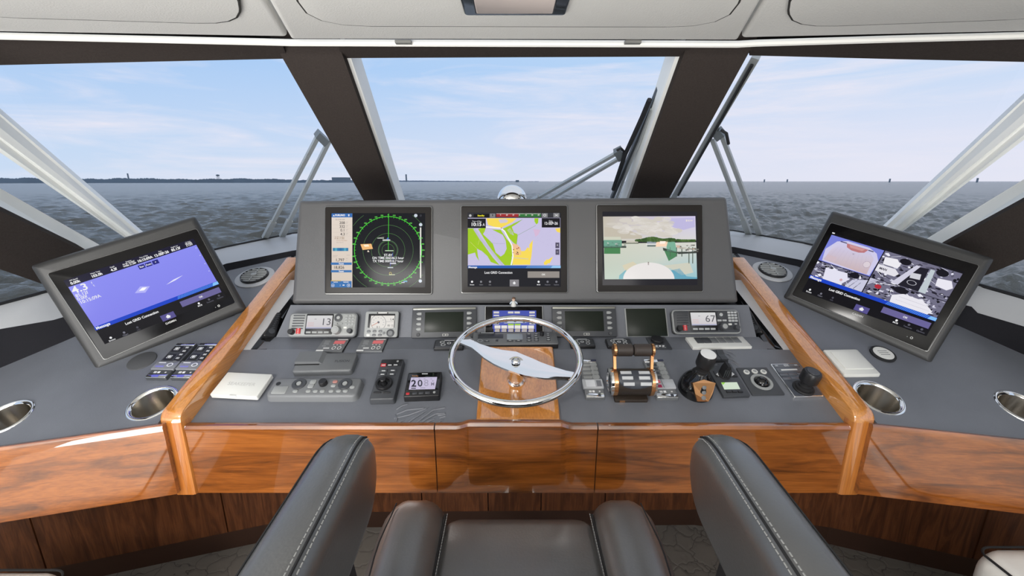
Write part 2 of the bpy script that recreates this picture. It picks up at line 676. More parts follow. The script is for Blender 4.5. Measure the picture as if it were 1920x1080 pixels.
def flush_gfx():
    todo = []
    for g in GFX:
        for t in g.texts:
            cu = bpy.data.curves.new('lettering', 'FONT')
            cu.body = t[0]
            cu.align_x = t[5]
            cu.resolution_u = 3
            cu.offset = t[6]
            o = bpy.data.objects.new('lettering', cu)
            COL.objects.link(o)
            todo.append((g, t, o))
    bpy.context.view_layer.update()
    dg = bpy.context.evaluated_depsgraph_get()
    res = {}
    for g, t, o in todo:
        me = bpy.data.meshes.new_from_object(o.evaluated_get(dg))
        res.setdefault(id(g), []).append((t, [tuple(v.co) for v in me.vertices], [tuple(p.vertices) for p in me.polygons]))
        bpy.data.meshes.remove(me)
    for g, t, o in todo:
        cu = o.data
        bpy.data.objects.remove(o)
        bpy.data.curves.remove(cu)
    for g in GFX:
        V, F, C = [], [], []
        for pts, cols, lay in g.polys:
            n = len(V)
            V += [(p[0], p[1], g.z + 0.00025 * (lay + 1)) for p in pts]
            C += cols
            F.append(tuple(range(n, n + len(pts))))
        for (s, x, y, hgt, col, al, bold, sx, lay), vs, fs in res.get(id(g), []):
            o = np.array(g.mp(x, y))
            ex = (np.array(g.mp(x + hgt, y)) - o) / hgt
            ey = (np.array(g.mp(x, y - hgt)) - o) / hgt
            k = hgt / 0.69
            n = len(V)
            for a, b, _ in vs:
                q = o + ex * a * k * sx + ey * b * k
                V.append((q[0], q[1], g.z + 0.00025 * (lay + 1.6)))
            C += [lin(col)] * len(vs)
            F += [tuple(i + n for i in f) for f in fs]
        # make every face look outwards (+z)
        F2 = []
        for f in F:
            a = 0.0
            for i in range(len(f)):
                p, q = V[f[i]], V[f[(i + 1) % len(f)]]
                a += p[0] * q[1] - q[0] * p[1]
            F2.append(f if a > 0 else f[::-1])
        me = bpy.data.meshes.new(g.name)
        me.from_pydata(V, [], F2)
        at = me.color_attributes.new('Col', 'FLOAT_COLOR', 'POINT')
        at.data.foreach_set('color', [float(x) for c in C for x in c])
        me.materials.append(SCREEN if g.em else PRINT)
        link(bpy.data.objects.new(g.name, me), g.parent or g.dev.root)


def inset(poly, d):
    """convex polygon (counter-clockwise 2-D points) moved inwards by d"""
    n = len(poly)
    out = []
    for i in range(n):
        p0, p1, p2 = (np.array(poly[(i + k) % n][:2]) for k in (-1, 0, 1))
        a, b = (p1 - p0) / np.linalg.norm(p1 - p0), (p2 - p1) / np.linalg.norm(p2 - p1)
        na, nb = np.array([-a[1], a[0]]), np.array([-b[1], b[0]])
        k = d / (1 + na @ nb)
        out.append(p1 + (na + nb) * k)
    return out


def rounded(poly, r, seg=4):
    """convex ccw polygon with its corners rounded"""
    n = len(poly)
    out = []
    for i in range(n):
        p0, p1, p2 = (np.array(poly[(i + k) % n][:2]) for k in (-1, 0, 1))
        a, b = (p0 - p1), (p2 - p1)
        ra = min(r, np.linalg.norm(a) * 0.45, np.linalg.norm(b) * 0.45)
        s, e = p1 + a / np.linalg.norm(a) * ra, p1 + b / np.linalg.norm(b) * ra
        for k in range(seg + 1):
            t = k / seg
            out.append(s * (1 - t) ** 2 + 2 * p1 * t * (1 - t) + e * t * t)
    return out


def soft_slab(mb, poly, z0, z1, rad, m, corner=0.02, steps=5, back=0.0):
    """padded slab: polygon outline, front edge rounded with radius rad"""
    poly = [np.array(p[:2]) for p in poly]
    A = sum(poly[i][0] * poly[(i + 1) % len(poly)][1] - poly[i][1] * poly[(i + 1) % len(poly)][0] for i in range(len(poly)))
    if A < 0:
        poly = poly[::-1]
    rings = []
    for z, d in [(z0, back), (z0 + back, 0)] if back else [(z0, 0)]:
        rings.append([(p[0], p[1], z) for p in rounded(inset(poly, d), corner)])
    for k in range(steps + 1):
        a = math.pi / 2 * k / steps
        d, z = rad * (1 - math.cos(a)), z1 - rad + rad * math.sin(a)
        rings.append([(p[0], p[1], z) for p in rounded(inset(poly, d + 1e-5), max(corner - d * 0.5, 0.003))])
    return mb.loft(rings, m)


def W(x, y, z):
    return np.array([x, y, z + ZC])          # z relative to the eye


# ------------------------------------------------------------------ the sea, the far shore, the sky line
def build_sea():
    SEA = -5.6
    m = bpy.data.materials.new('choppy_sea_water')
    m.use_nodes = True
    nt = m.node_tree
    b = nt.nodes['Principled BSDF']
    b.inputs['Base Color'].default_value = lin(84, 84, 78)
    b.inputs['Roughness'].default_value = 0.22
    b.inputs['IOR'].default_value = 1.33
    b.inputs['Specular IOR Level'].default_value = 0.4
    tc = node(nt, 'ShaderNodeTexCoord')
    mp = node(nt, 'ShaderNodeMapping')
    mp.inputs['Scale'].default_value = (0.8, 1.1, 1)
    nt.links.new(tc.outputs['Object'], mp.inputs[0])
    n1 = node(nt, 'ShaderNodeTexNoise')
    n1.inputs['Scale'].default_value = 1.5
    n1.inputs['Detail'].default_value = 6
    n1.inputs['Roughness'].default_value = 0.6
    nt.links.new(mp.outputs[0], n1.inputs['Vector'])
    bp = node(nt, 'ShaderNodeBump')
    bp.inputs['Strength'].default_value = 0.9
    bp.inputs['Distance'].default_value = 0.32
    nt.links.new(n1.outputs[0], bp.inputs['Height'])
    nt.links.new(bp.outputs[0], b.inputs['Normal'])
    rng = np.random.default_rng(7)
    rad = [6.0]
    while rad[-1] < 40000:
        q = 0.012 if rad[-1] < 500 else 0.05
        rad.append(rad[-1] * (1 + q))
    rad = np.array(rad)
    ang = np.radians(np.linspace(-68, 68, 520))
    R, A = np.meshgrid(rad, ang, indexing='ij')
    X, Y = R * np.sin(A), R * np.cos(A)
    Z = np.zeros_like(X)
    wx = X + 0.8 * np.sin(Y * 0.31 + 1) + 0.5 * np.sin(X * 0.23 + Y * 0.17)
    wy = Y + 0.8 * np.sin(X * 0.27) + 0.5 * np.sin(Y * 0.19 - X * 0.21)
    for i in range(60):
        lam = 0.55 * (5.5 / 0.55) ** rng.random()
        th = math.radians(118) + rng.normal(0, 0.5)
        k = 2 * math.pi / lam
        ph = k * (wx * math.cos(th) + wy * math.sin(th)) + rng.random() * 6.28
        amp = 0.0135 * lam ** 0.8
        fade = np.clip(1.5 - R * 0.011 / lam * 1.6, 0, 1)
        Z += amp * fade * (np.sin(ph) + 0.35 * np.sin(2 * ph + 0.8))
    Z = Z + 0.25 * np.clip(Z, 0, 1)
    nr, na = X.shape
    V = np.stack([X, Y, Z + SEA + ZC], -1).reshape(-1, 3)
    idx = np.arange(nr * na).reshape(nr, na)
    F = np.stack([idx[:-1, :-1], idx[:-1, 1:], idx[1:, 1:], idx[1:, :-1]], -1).reshape(-1, 4)[:, ::-1]
    me = bpy.data.meshes.new('sea')
    me.vertices.add(len(V))
    me.vertices.foreach_set('co', V.ravel())
    me.loops.add(F.size)
    me.loops.foreach_set('vertex_index', F.ravel())
    me.polygons.add(len(F))
    me.polygons.foreach_set('loop_start', np.arange(len(F)) * 4)
    me.polygons.foreach_set('loop_total', np.full(len(F), 4))
    me.polygons.foreach_set('use_smooth', np.ones(len(F), bool))
    me.update(calc_edges=True)
    me.materials.append(m)
    tag(link(bpy.data.objects.new('sea', me)), kind='structure')
    # the rest of the sea abaft the beam, flat
    b2 = MB()
    a = np.radians(np.linspace(68, 292, 60))
    vs = [(r * math.sin(t), r * math.cos(t), SEA + ZC) for r in (6, 40000) for t in a]
    b2.add(vs, [(i, i + 1, 61 + i, 60 + i) for i in range(59)], m)
    tag(b2.build('sea_astern', smooth=False), kind='structure')
    return SEA


SEA = build_sea()
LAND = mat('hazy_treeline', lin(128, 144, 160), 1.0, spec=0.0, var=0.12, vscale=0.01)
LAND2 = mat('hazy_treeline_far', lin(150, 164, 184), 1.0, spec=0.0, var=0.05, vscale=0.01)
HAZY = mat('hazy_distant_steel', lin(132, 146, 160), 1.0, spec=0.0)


def shore(name, u0, u1, dist, hfun, m, step=2):
    mb = MB()
    vs = []
    us = np.arange(u0, u1 + 0.1, step)
    for u in us:
        r = ray(u, 340)
        p = r / np.hypot(r[0], r[1]) * dist
        h = hfun(u) * dist / 800
        vs += [(p[0], p[1], SEA + ZC - 1), (p[0], p[1], ZC + h), (p[0] * 1.1, p[1] * 1.1, ZC + h * 0.9), (p[0] * 1.1, p[1] * 1.1, SEA + ZC - 1)]
    fs = []
    for i in range(len(us) - 1):
        for k in range(3):
            fs.append((i * 4 + k, (i + 1) * 4 + k, (i + 1) * 4 + k + 1, i * 4 + k + 1))
    mb.add(vs, fs, m)
    return tag(mb.build(name, smooth=False), kind='structure')


def tree_h(u):
    base = 3.5 + 0.5 * math.sin(u * 0.031) + 0.5 * math.sin(u * 0.11 + 2)
    if u > 550:
        base = 1.9 + 0.2 * math.sin(u * 0.2)
    return max(base + random.uniform(-0.45, 0.45), 0.4)


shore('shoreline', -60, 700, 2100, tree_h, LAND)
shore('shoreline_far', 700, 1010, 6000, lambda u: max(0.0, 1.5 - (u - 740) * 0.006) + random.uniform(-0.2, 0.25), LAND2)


def far_box(name, u0, u1, v0, v1, dist, label, cat, m=HAZY):
    r = ray((u0 + u1) / 2, 340)
    p = r / np.hypot(r[0], r[1]) * dist
    w, t, z0 = (u1 - u0) * dist / 800, (340 - v0) * dist / 800, (340 - v1) * dist / 800
    o = MB().box(-w / 2, -w / 2, z0, w / 2, w / 2, t, m).build(name, smooth=False)
    o.location = (p[0], p[1], ZC)
    return tag(o, label, cat)


r_ = ray(410, 340)
p_ = r_ / np.hypot(r_[0], r_[1]) * 2500
wt = empty('water_tower', Matrix.Translation((p_[0], p_[1], ZC + 2)))
tag(wt, 'distant water tower with a wide tank above the dark treeline', 'water tower')
MB().lathe([(1, 21), (7, 23.5), (8, 26), (7, 28), (1, 30)], HAZY, seg=16).build('tank', wt)
for k in range(4):
    a = math.pi / 4 + k * math.pi / 2
    MB().tube([(6 * math.cos(a), 6 * math.sin(a), -2), (5 * math.cos(a), 5 * math.sin(a), 24)], 0.7, HAZY, 6).build('leg', wt)
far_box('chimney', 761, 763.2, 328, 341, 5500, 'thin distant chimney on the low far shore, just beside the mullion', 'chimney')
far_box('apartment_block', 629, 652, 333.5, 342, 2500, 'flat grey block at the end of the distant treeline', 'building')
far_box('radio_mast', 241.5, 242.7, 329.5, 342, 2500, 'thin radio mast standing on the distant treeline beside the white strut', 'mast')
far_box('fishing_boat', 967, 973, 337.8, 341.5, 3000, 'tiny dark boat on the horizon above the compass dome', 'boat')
for u, t in ((1433, 337), (1476, 337), (1668, 336.5), (1832, 336)):
    far_box('channel_marker', u - 0.7, u + 0.7, t, 341.5, 1500, {1433: 'tiny channel marker on the horizon above the right wiper base',
            1476: 'tiny channel marker on the horizon, next right of the one above the wiper', 1668: 'tiny channel marker on the horizon left of the right white strut',
            1832: 'tiny channel marker on the horizon, rightmost of all'}[u], 'channel marker')

# ------------------------------------------------------------------ cabin shell: sole, deckhead, sides
b = MB().box(-2.4, -3.6, -0.05, 2.4, 2.3, 0.0, CARPET)
tag(b.build('floor', smooth=False), kind='structure')
ROOF = 0.38 + ZC
for nm, x in (('wall_left', -2.05), ('wall_right', 2.0)):
    b = MB().box(x - 0.03, -3.5, 0.0, x + 0.03, 1.35, 0.98, VINYL)
    o = tag(b.build(nm, smooth=False), kind='structure')
    for y in (-3.45, -1.7):
        c = MB().box(x - 0.03, y - 0.06, 0.98, x + 0.03, y + 0.06, ROOF, FABRIC).build('post', o, smooth=False)
b = MB().box(-2.1, -3.55, 0.0, -1.55, -3.45, ROOF, VINYL).box(1.55, -3.55, 0.0, 2.1, -3.45, ROOF, VINYL)
tag(b.build('wall_back', smooth=False), kind='structure')

# deckhead: three padded vinyl panels; the front edge runs along the windscreen
ceil = tag(MB().box(-2.2, -3.6, ROOF + 0.012, 2.2, 0.6, ROOF + 0.06, VINYL).build('ceiling', smooth=False), kind='structure')


def ceil_pt(u, v, dz=0.0):
    p = P(u, v, z=ROOF - ZC + dz)
    return p


def extend_back(p, q, y):
    """point on the line p->q continued back to Y=y"""
    t = (y - p[1]) / (q[1] - p[1])
    return p + (q - p) * t


CL0, CR0 = ceil_pt(545, 70), ceil_pt(1384, 72)          # front corners of the middle panel
CL1, CR1 = ceil_pt(505, 0), ceil_pt(1426, 0)
CLb, CRb = extend_back(CL0, CL1, 0.5), extend_back(CR0, CR1, 0.5)
LF, RF = ceil_pt(-60, 60), ceil_pt(1980, 59)


def ceil_panel(poly, name='panel', drop=0.0, th=0.03, rad=0.012, m=VINYL, parent=None, corner=0.005):
    """a padded panel seen from below"""
    mb = MB()
    pts = [(p[0], -p[1]) for p in poly]                 # local frame looking up: y flipped
    soft_slab(mb, pts, -th, drop, rad, m, corner)
    mb.v = [(x, -y, ROOF - z) for x, y, z in mb.v]
    return mb.build(name, parent or ceil, world=True)


ceil_panel([CL0, CR0, CRb, CLb], drop=0.006)
ceil_panel([LF, CL0 + np.array([-0.008, 0, 0]), CLb + np.array([-0.01, 0, 0]), np.array([-2.2, 0.5, 0]), np.array([-2.2, LF[1] - 0.1, 0])])
ceil_panel([CR0 + np.array([0.008, 0, 0]), RF, np.array([2.2, RF[1] - 0.1, 0]), np.array([2.2, 0.5, 0]), CRb + np.array([0.01, 0, 0])])


ceil_panel([np.array([-2.2, 0.49, 0]), np.array([2.2, 0.49, 0]), np.array([2.2, -3.5, 0]), np.array([-2.2, -3.5, 0])], drop=0.004)


def ceil_inset(px, close_back, corner):
    """lower pad outlined by a stitched groove: dark welt plus pad"""
    poly = [ceil_pt(u, v, -0.006) for u, v in px]
    poly += close_back
    ceil_panel([np.array(p) for p in poly], 'seam_welt', 0.0067, 0.01, 0.0005, SEAM, corner=corner)
    c2 = inset([(p[0], p[1]) for p in poly] if sum(poly[i][0] * poly[(i + 1) % len(poly)][1] - poly[i][1] * poly[(i + 1) % len(poly)][0] for i in range(len(poly))) > 0
               else [(p[0], p[1]) for p in poly][::-1], 0.0045)
    ceil_panel([np.array([p[0], p[1], 0]) for p in c2], 'inset_pad', 0.0074, 0.02, 0.001, VINYL, corner=corner * 0.94)


zz = lambda x, y: np.array([x, y, 0])
ceil_inset([(-60, 31), (450, 46), (455, -12)], [zz(-0.55, 0.62), zz(-1.6, 0.62)], 0.11)
ceil_inset([(575, 49), (1368, 51)], [zz(0.36, 0.66), zz(-0.34, 0.66)], 0.16)
ceil_inset([(1472, -12), (1480, 52), (1980, 34)], [zz(1.6, 0.62), zz(0.57, 0.62)], 0.11)

# front lip of the deckhead, its brightness in the colour, and the dark header behind it
lip = [ceil_pt(-60, 62), ceil_pt(250, 69), ceil_pt(510, 75), ceil_pt(545, 76), ceil_pt(1385, 79), ceil_pt(1420, 77), ceil_pt(1680, 69), ceil_pt(1980, 61)]
o = MB().tube([(-2.1, 1.0, ROOF - 0.004)] + [p + np.array([0, 0.004, -0.004]) for p in lip] + [(2.1, 1.0, ROOF - 0.004)], 0.009, VINYL_LIT, 8).build('trim_1')
tag(o, kind='structure')
for u, v in ((757, 75), (1186, 75)):
    p = ceil_pt(u, v)
    MB().box(p[0] - 0.022, p[1] - 0.012, p[2] - 0.0105, p[0] + 0.022, p[1] + 0.004, p[2] - 0.003, mat('latch_grey', lin(120, 120, 116), 0.5)).build('latch', o, world=True)


def header(name, top, bot):
    mb = MB()
    n = len(top)
    bk = [q + np.array([0, 0.06, 0.02]) for q in bot]
    tp = [q + np.array([0, 0.02, 0.05]) for q in top]
    bk = [q + np.array([0, 0.03, 0.05]) for q in bot]
    vs = top + bot + bk + tp
    fs = []
    for i in range(n - 1):
        for k in range(3):
            fs.append((k * n + i, k * n + i + 1, (k + 1) * n + i + 1, (k + 1) * n + i))
    mb.add(vs, fs, FABRIC)
    return tag(mb.build(name), kind='structure')


def tops(px):
    return [ceil_pt(u, v, 0.0) + np.array([0, 0.004, 0.0]) for u, v in px]


header('trim_2', tops([(632, 78), (960, 79), (1296, 80)]), [P(640, 109, y=1.45), P(960, 107.5, y=1.45), P(1290, 106, y=1.45)])
header('trim_3', [W(-2.0, 1.05, 0.38)] + tops([(-60, 62), (250, 68), (525, 75)]), [W(-2.05, 1.2, 0.31), P(-60, 123.5, y=1.36), P(250, 116.5, y=1.41), P(540, 110, y=1.45)])
header('trim_4', tops([(1410, 78), (1680, 69), (1980, 60)]) + [W(2.05, 1.05, 0.38)], [P(1405, 104, y=1.45), P(1680, 111, y=1.41), P(1980, 117.5, y=1.36), W(2.05, 1.2, 0.31)])

# ------------------------------------------------------------------ windscreen mullions, corner pillars, outside struts
YT, YB = 1.375, 2.10         # where the mullion passes the deckhead and the display console top


def mullion(name, tl, tr, bl, br, side):
    A, B = P(*tl, y=YT), P(*tr, y=YT)
    C, D = P(*bl, y=YB), P(*br, y=YB)
    A2, B2 = A + (A - C) * 0.06, B + (B - D) * 0.06
    C2, D2 = C + (C - A) * 0.42, D + (D - B) * 0.42
    nrm = np.cross(B - A, C - A)
    nrm /= np.linalg.norm(nrm)
    if nrm[1] < 0:
        nrm = -nrm                                         # outwards, forward
    off = nrm * 0.10
    root = MB().hexa([A2, B2, D2, C2], [q + off * 0.25 for q in (A2, B2, D2, C2)], FABRIC).build(name, smooth=False)
    tag(root, kind='structure')
    sh = np.array([0.012, 0, 0]) * side
    q = [A2 + off * 0.12 - sh, B2 + off * 0.12 - sh * -1, D2 + off * 0.12 - sh * -1, C2 + off * 0.12 - sh]
    MB().hexa([p + off * 0.14 for p in q], [p + off * 1.0 for p in q], WHITEPAINT).build('white_side', root, smooth=False)
    return root


mullion('trim_5', (512, 78), (634, 80), (680, 372), (738, 372), 1)
mullion('trim_6', (1290, 80), (1415, 79), (1184, 369), (1256, 369), 1)

# corner pillars (dark inside, white outside) and the slim white struts ahead of them
for side, nm, dk, wt_, st in (
        (-1, 'trim_7', ((0, 395), (145, 465), (0, 503), (58, 525)), ((0, 353), (183, 457)), (((0, 213), (0, 286)), ((257, 432), (214, 432)))),
        (1, 'trim_8', ((1920, 378), (1765, 462), (1920, 488), (1868, 508)), ((1920, 336), (1730, 452)), (((1920, 185), (1920, 262)), ((1662, 424), (1706, 424))))):
    a, b_ = P(*dk[0], y=1.30), P(*dk[1], y=1.55)
    c, d = P(*dk[2], y=1.30), P(*dk[3], y=1.40)
    dr = a - b_
    up = b_ + dr * 3.6
    lo = b_ - dr * 0.45
    e = d + dr * 3.6
    f = d - dr * 0.45
    out = np.array([0.0, 0.05, 0.03])
    root = MB().hexa([up, lo, f, e], [q + np.array([side * 0.03, 0.03, 0.01]) for q in (up, lo, f, e)], FABRIC).build(nm, smooth=False)
    tag(root, kind='structure')
    g, h = P(*wt_[0], y=1.40), P(*wt_[1], y=1.66)
    w0, w1 = h + (g - h) * 3.2, h - (g - h) * 0.45
    i0, i1 = up, lo
    MB().hexa([i0, i1, w1, w0], [q + np.array([side * 0.06, 0.02, -0.03]) for q in (i0, i1, w1, w0)], WHITEPAINT).build('white_return', root, smooth=False)
    # strut: bevelled white bar outside the glass
    (s0, s1), (s2, s3) = st
    A, B = P(*s0, y=1.36), P(*s1, y=1.36)
    C, D = P(*s2, y=1.80), P(*s3, y=1.76)
    ext = 0.55
    A, B, C, D = A + (A - C) * ext, B + (B - D) * ext, C - (A - C) * 0.42, D - (B - D) * 0.42
    mid0, mid1 = A * 0.42 + B * 0.58, C * 0.42 + D * 0.58
    bump = np.array([-side * 0.02, -0.03, 0.0])
    bk = np.array([side * 0.04, 0.06, 0.0])
    ring0 = [A, A * 0.7 + B * 0.3 + bump * 0.8, mid0 + bump * 0.6, B * 0.8 + A * 0.2 + bump * 1.1, B, B + bk, A + bk]
    ring1 = [C, C * 0.7 + D * 0.3 + bump * 0.8, mid1 + bump * 0.6, D * 0.8 + C * 0.2 + bump * 1.1, D, D + bk, C + bk]
    o = MB().loft([ring0, ring1], WHITEPAINT).build('trim_9' if side < 0 else 'trim_10', angle=20)
    tag(o, kind='structure')

# window sills along the glass, wrapping round both wings
SIN, SB, SG = {}, {}, {}          # inner edge of ledge, its foot on the dash, the glass line
SG[-1] = [P(548, 438, y=2.30), P(425, 463, y=1.95), P(250, 505, y=1.72), P(75, 550, y=1.45), P(0, 570, y=1.34)]
SIN[-1] = [P(548, 470, y=1.87), P(425, 494, y=1.76), P(250, 556, y=1.53), P(100, 600, y=1.38), P(0, 617, y=1.27)]
SB[-1] = [WING.hit(548, 480), WING.hit(430, 507), WING.hit(270, 575), WING.hit(120, 640), WING.hit(0, 690)]
SG[1] = [P(1376, 433, y=2.30), P(1510, 457, y=1.95), P(1690, 497, y=1.72), P(1845, 537, y=1.45), P(1920, 558, y=1.34)]
SIN[1] = [P(1376, 463, y=1.90), P(1500, 487, y=1.79), P(1680, 540, y=1.575), P(1822, 575, y=1.43), P(1920, 603, y=1.30)]
SB[1] = [WING.hit(1376, 474), WING.hit(1494, 499), WING.hit(1650, 560), WING.hit(1800, 612), WING.hit(1920, 665)]
GC = [W(-0.80, 2.42, -0.25), W(0, 2.46, -0.25), W(0.83, 2.42, -0.25)]
for s in (-1, 1):
    for L_, e in ((SG[s], 1.0), (SIN[s], 1.0), (SB[s], 1.0)):
        d = L_[-1] - L_[-2]
        L_.append(L_[-1] + d * 1.9 * e)
        L_.append(L_[-1] + d * 4.0 * e)


def strip(mb, A, B, m, th):
    """skin between two polylines, thickened by th"""
    n = len(A)
    A, B = [np.array(a) for a in A], [np.array(b) for b in B]
    th = np.array(th)
    vs = A + B + [a + th for a in A] + [b + th for b in B]
    fs = []
    for i in range(n - 1):
        fs += [(i, i + 1, n + i + 1, n + i), (2 * n + i, 3 * n + i, 3 * n + i + 1, 2 * n + i + 1),
               (i, 2 * n + i, 2 * n + i + 1, i + 1), (n + i, n + i + 1, 3 * n + i + 1, 3 * n + i)]
    fs += [(0, n, 3 * n, 2 * n), (n - 1, 3 * n - 1, 4 * n - 1, 2 * n - 1)]
    return mb.add(vs, fs, m)


fullG = SG[-1][::-1] + GC + SG[1]
fullI = SIN[-1][::-1] + [W(-0.80, 1.93, -0.28), W(0, 1.94, -0.28), W(0.83, 1.93, -0.28)] + SIN[1]
fullB = SB[-1][::-1] + [W(-0.80, 1.90, -0.31), W(0, 1.91, -0.31), W(0.83, 1.90, -0.31)] + SB[1]
sill = strip(MB(), fullI, fullG, COAMING, (0, 0, -0.015)).build('trim_11', angle=50)
tag(sill, kind='structure')
strip(MB(), fullI, fullB, BLACKFAB, (0, 0.02, -0.004)).build('coaming_face', sill, angle=50)
MB().tube(fullG, 0.007, RUBBER, 6).build('glass_seal', sill)

# window panes
GW = MB


def pane(name, pts):
    n = len(pts)
    c = sum(np.array(p) for p in pts) / n
    mb = MB()
    pts = [np.array(p) for p in pts]
    nrm = np.cross(pts[1] - pts[0], pts[2] - pts[0])
    nrm /= np.linalg.norm(nrm)
    if nrm[1] < 0:
        nrm = -nrm
    mb.add(pts, [tuple(range(n))], GLASS)
    return tag(mb.build(name, smooth=False), kind='structure')


HB = {-1: [P(0, 122, y=1.38), P(525, 110, y=1.47)], 1: [P(1920, 116, y=1.38), P(1415, 104, y=1.47)]}
pane('window_1', [P(650, 104, y=1.47), P(1280, 102, y=1.47), GC[2], GC[0]])
pane('window_2', [HB[-1][0], HB[-1][1], GC[0], SG[-1][0], SG[-1][1], SG[-1][2]])
pane('window_3', [HB[1][1], HB[1][0], SG[1][2], SG[1][1], SG[1][0], GC[2]])
for s, nm in ((-1, 'window_4'), (1, 'window_5')):
    pane(nm, [SG[s][2], SG[s][3], W(s * 1.42, 0.6, 0.34), W(s * 1.52, 1.3, 0.34)])
for s, nm in ((-1, 'window_6'), (1, 'window_7')):
    pane(nm, [SG[s][3], SG[s][4], SG[s][5], SG[s][6], W(s * 2.0, -0.6, 0.34), W(s * 1.45, 0.7, 0.34)])

# ------------------------------------------------------------------ the helm console
XO, XI = {-1: -0.965, 1: 0.995}, {-1: -0.906, 1: 0.936}
con = empty('helm_console', Matrix.Translation((0.015, 1.5, 0)))
tag(con, 'wide helm console with grey leather dash, glossy teak front and black window coaming around', 'console')


def cpart(mb, name, parent=None, label=None, **kw):
    o = mb.build(name, parent or con, world=True, **kw)
    if label:
        o['label'] = label
    return o


def punch(o, c, pl, r):
    """cut a round hole through a part"""
    cut = MB().lathe([(r, -0.1), (r, 0.1)], LEATHER, c, 40, ax=(pl.x, pl.y, pl.n)).build('cutter', smooth=False)
    m = o.modifiers.new('hole', 'BOOLEAN')
    m.operation, m.object, m.solver = 'DIFFERENCE', cut, 'EXACT'
    bpy.context.view_layer.update()
    me = bpy.data.meshes.new_from_object(o.evaluated_get(bpy.context.evaluated_depsgraph_get()))
    o.modifiers.clear()
    o.data = me
    bpy.data.objects.remove(cut)


def onpl(pl, x, y, h=0.0):
    return np.array([x, y, (pl.o[2] + pl.y[2] / pl.y[1] * y)]) + pl.n * h


def slab_on(pl, pts, th, m, mb=None):
    top = [onpl(pl, x, y) for x, y in pts]
    return (mb or MB()).hexa(top, [p - pl.n * th for p in top], m)


dash = cpart(slab_on(DASH, [(XI[-1], 1.062), (XI[1], 1.062), (XI[1], 1.347), (XI[-1], 1.347)], 0.02, LEATHER), 'dash_panel', smooth=False)
cpart(slab_on(TIER, [(-0.86, 1.3465), (0.89, 1.3465), (0.89, 1.424), (-0.86, 1.424)], 0.012, LEATHER), 'switch_shelf', smooth=False)
cpart(slab_on(INST, [(-0.835, 1.4222), (0.865, 1.4222), (0.855, 1.4812), (-0.80, 1.4812)], 0.02, LEATHER), 'instrument_panel', smooth=False)
pd = [POD.loc(POD.hit(u, v))[:2] for u, v in ((545, 570), (1387, 568), (1365, 368), (558, 375))]
pod = soft_slab(MB(), pd, -0.13, 0.0, 0.018, HOUSING, 0.012)
pod.v = [tuple(POD.world(*p)) for p in pod.v]
pod = cpart(pod, 'display_housing')
# black base standing in for the shadow between housing and instruments, deck behind the housing
cpart(MB().box(-0.80, 1.475, ZC - 0.62, 0.84, 1.62, ZC - 0.445, BLACKFAB), 'housing_shadow_base', smooth=False)
cpart(MB().hexa([W(-0.76, 1.64, -0.37), W(0.79, 1.64, -0.37), W(0.97, 1.92, -0.32), W(-0.94, 1.92, -0.32)],
                [W(-0.76, 1.64, -0.39), W(0.79, 1.64, -0.39), W(0.97, 1.92, -0.335), W(-0.94, 1.92, -0.335)], BLACKFAB), 'rear_deck', smooth=False)

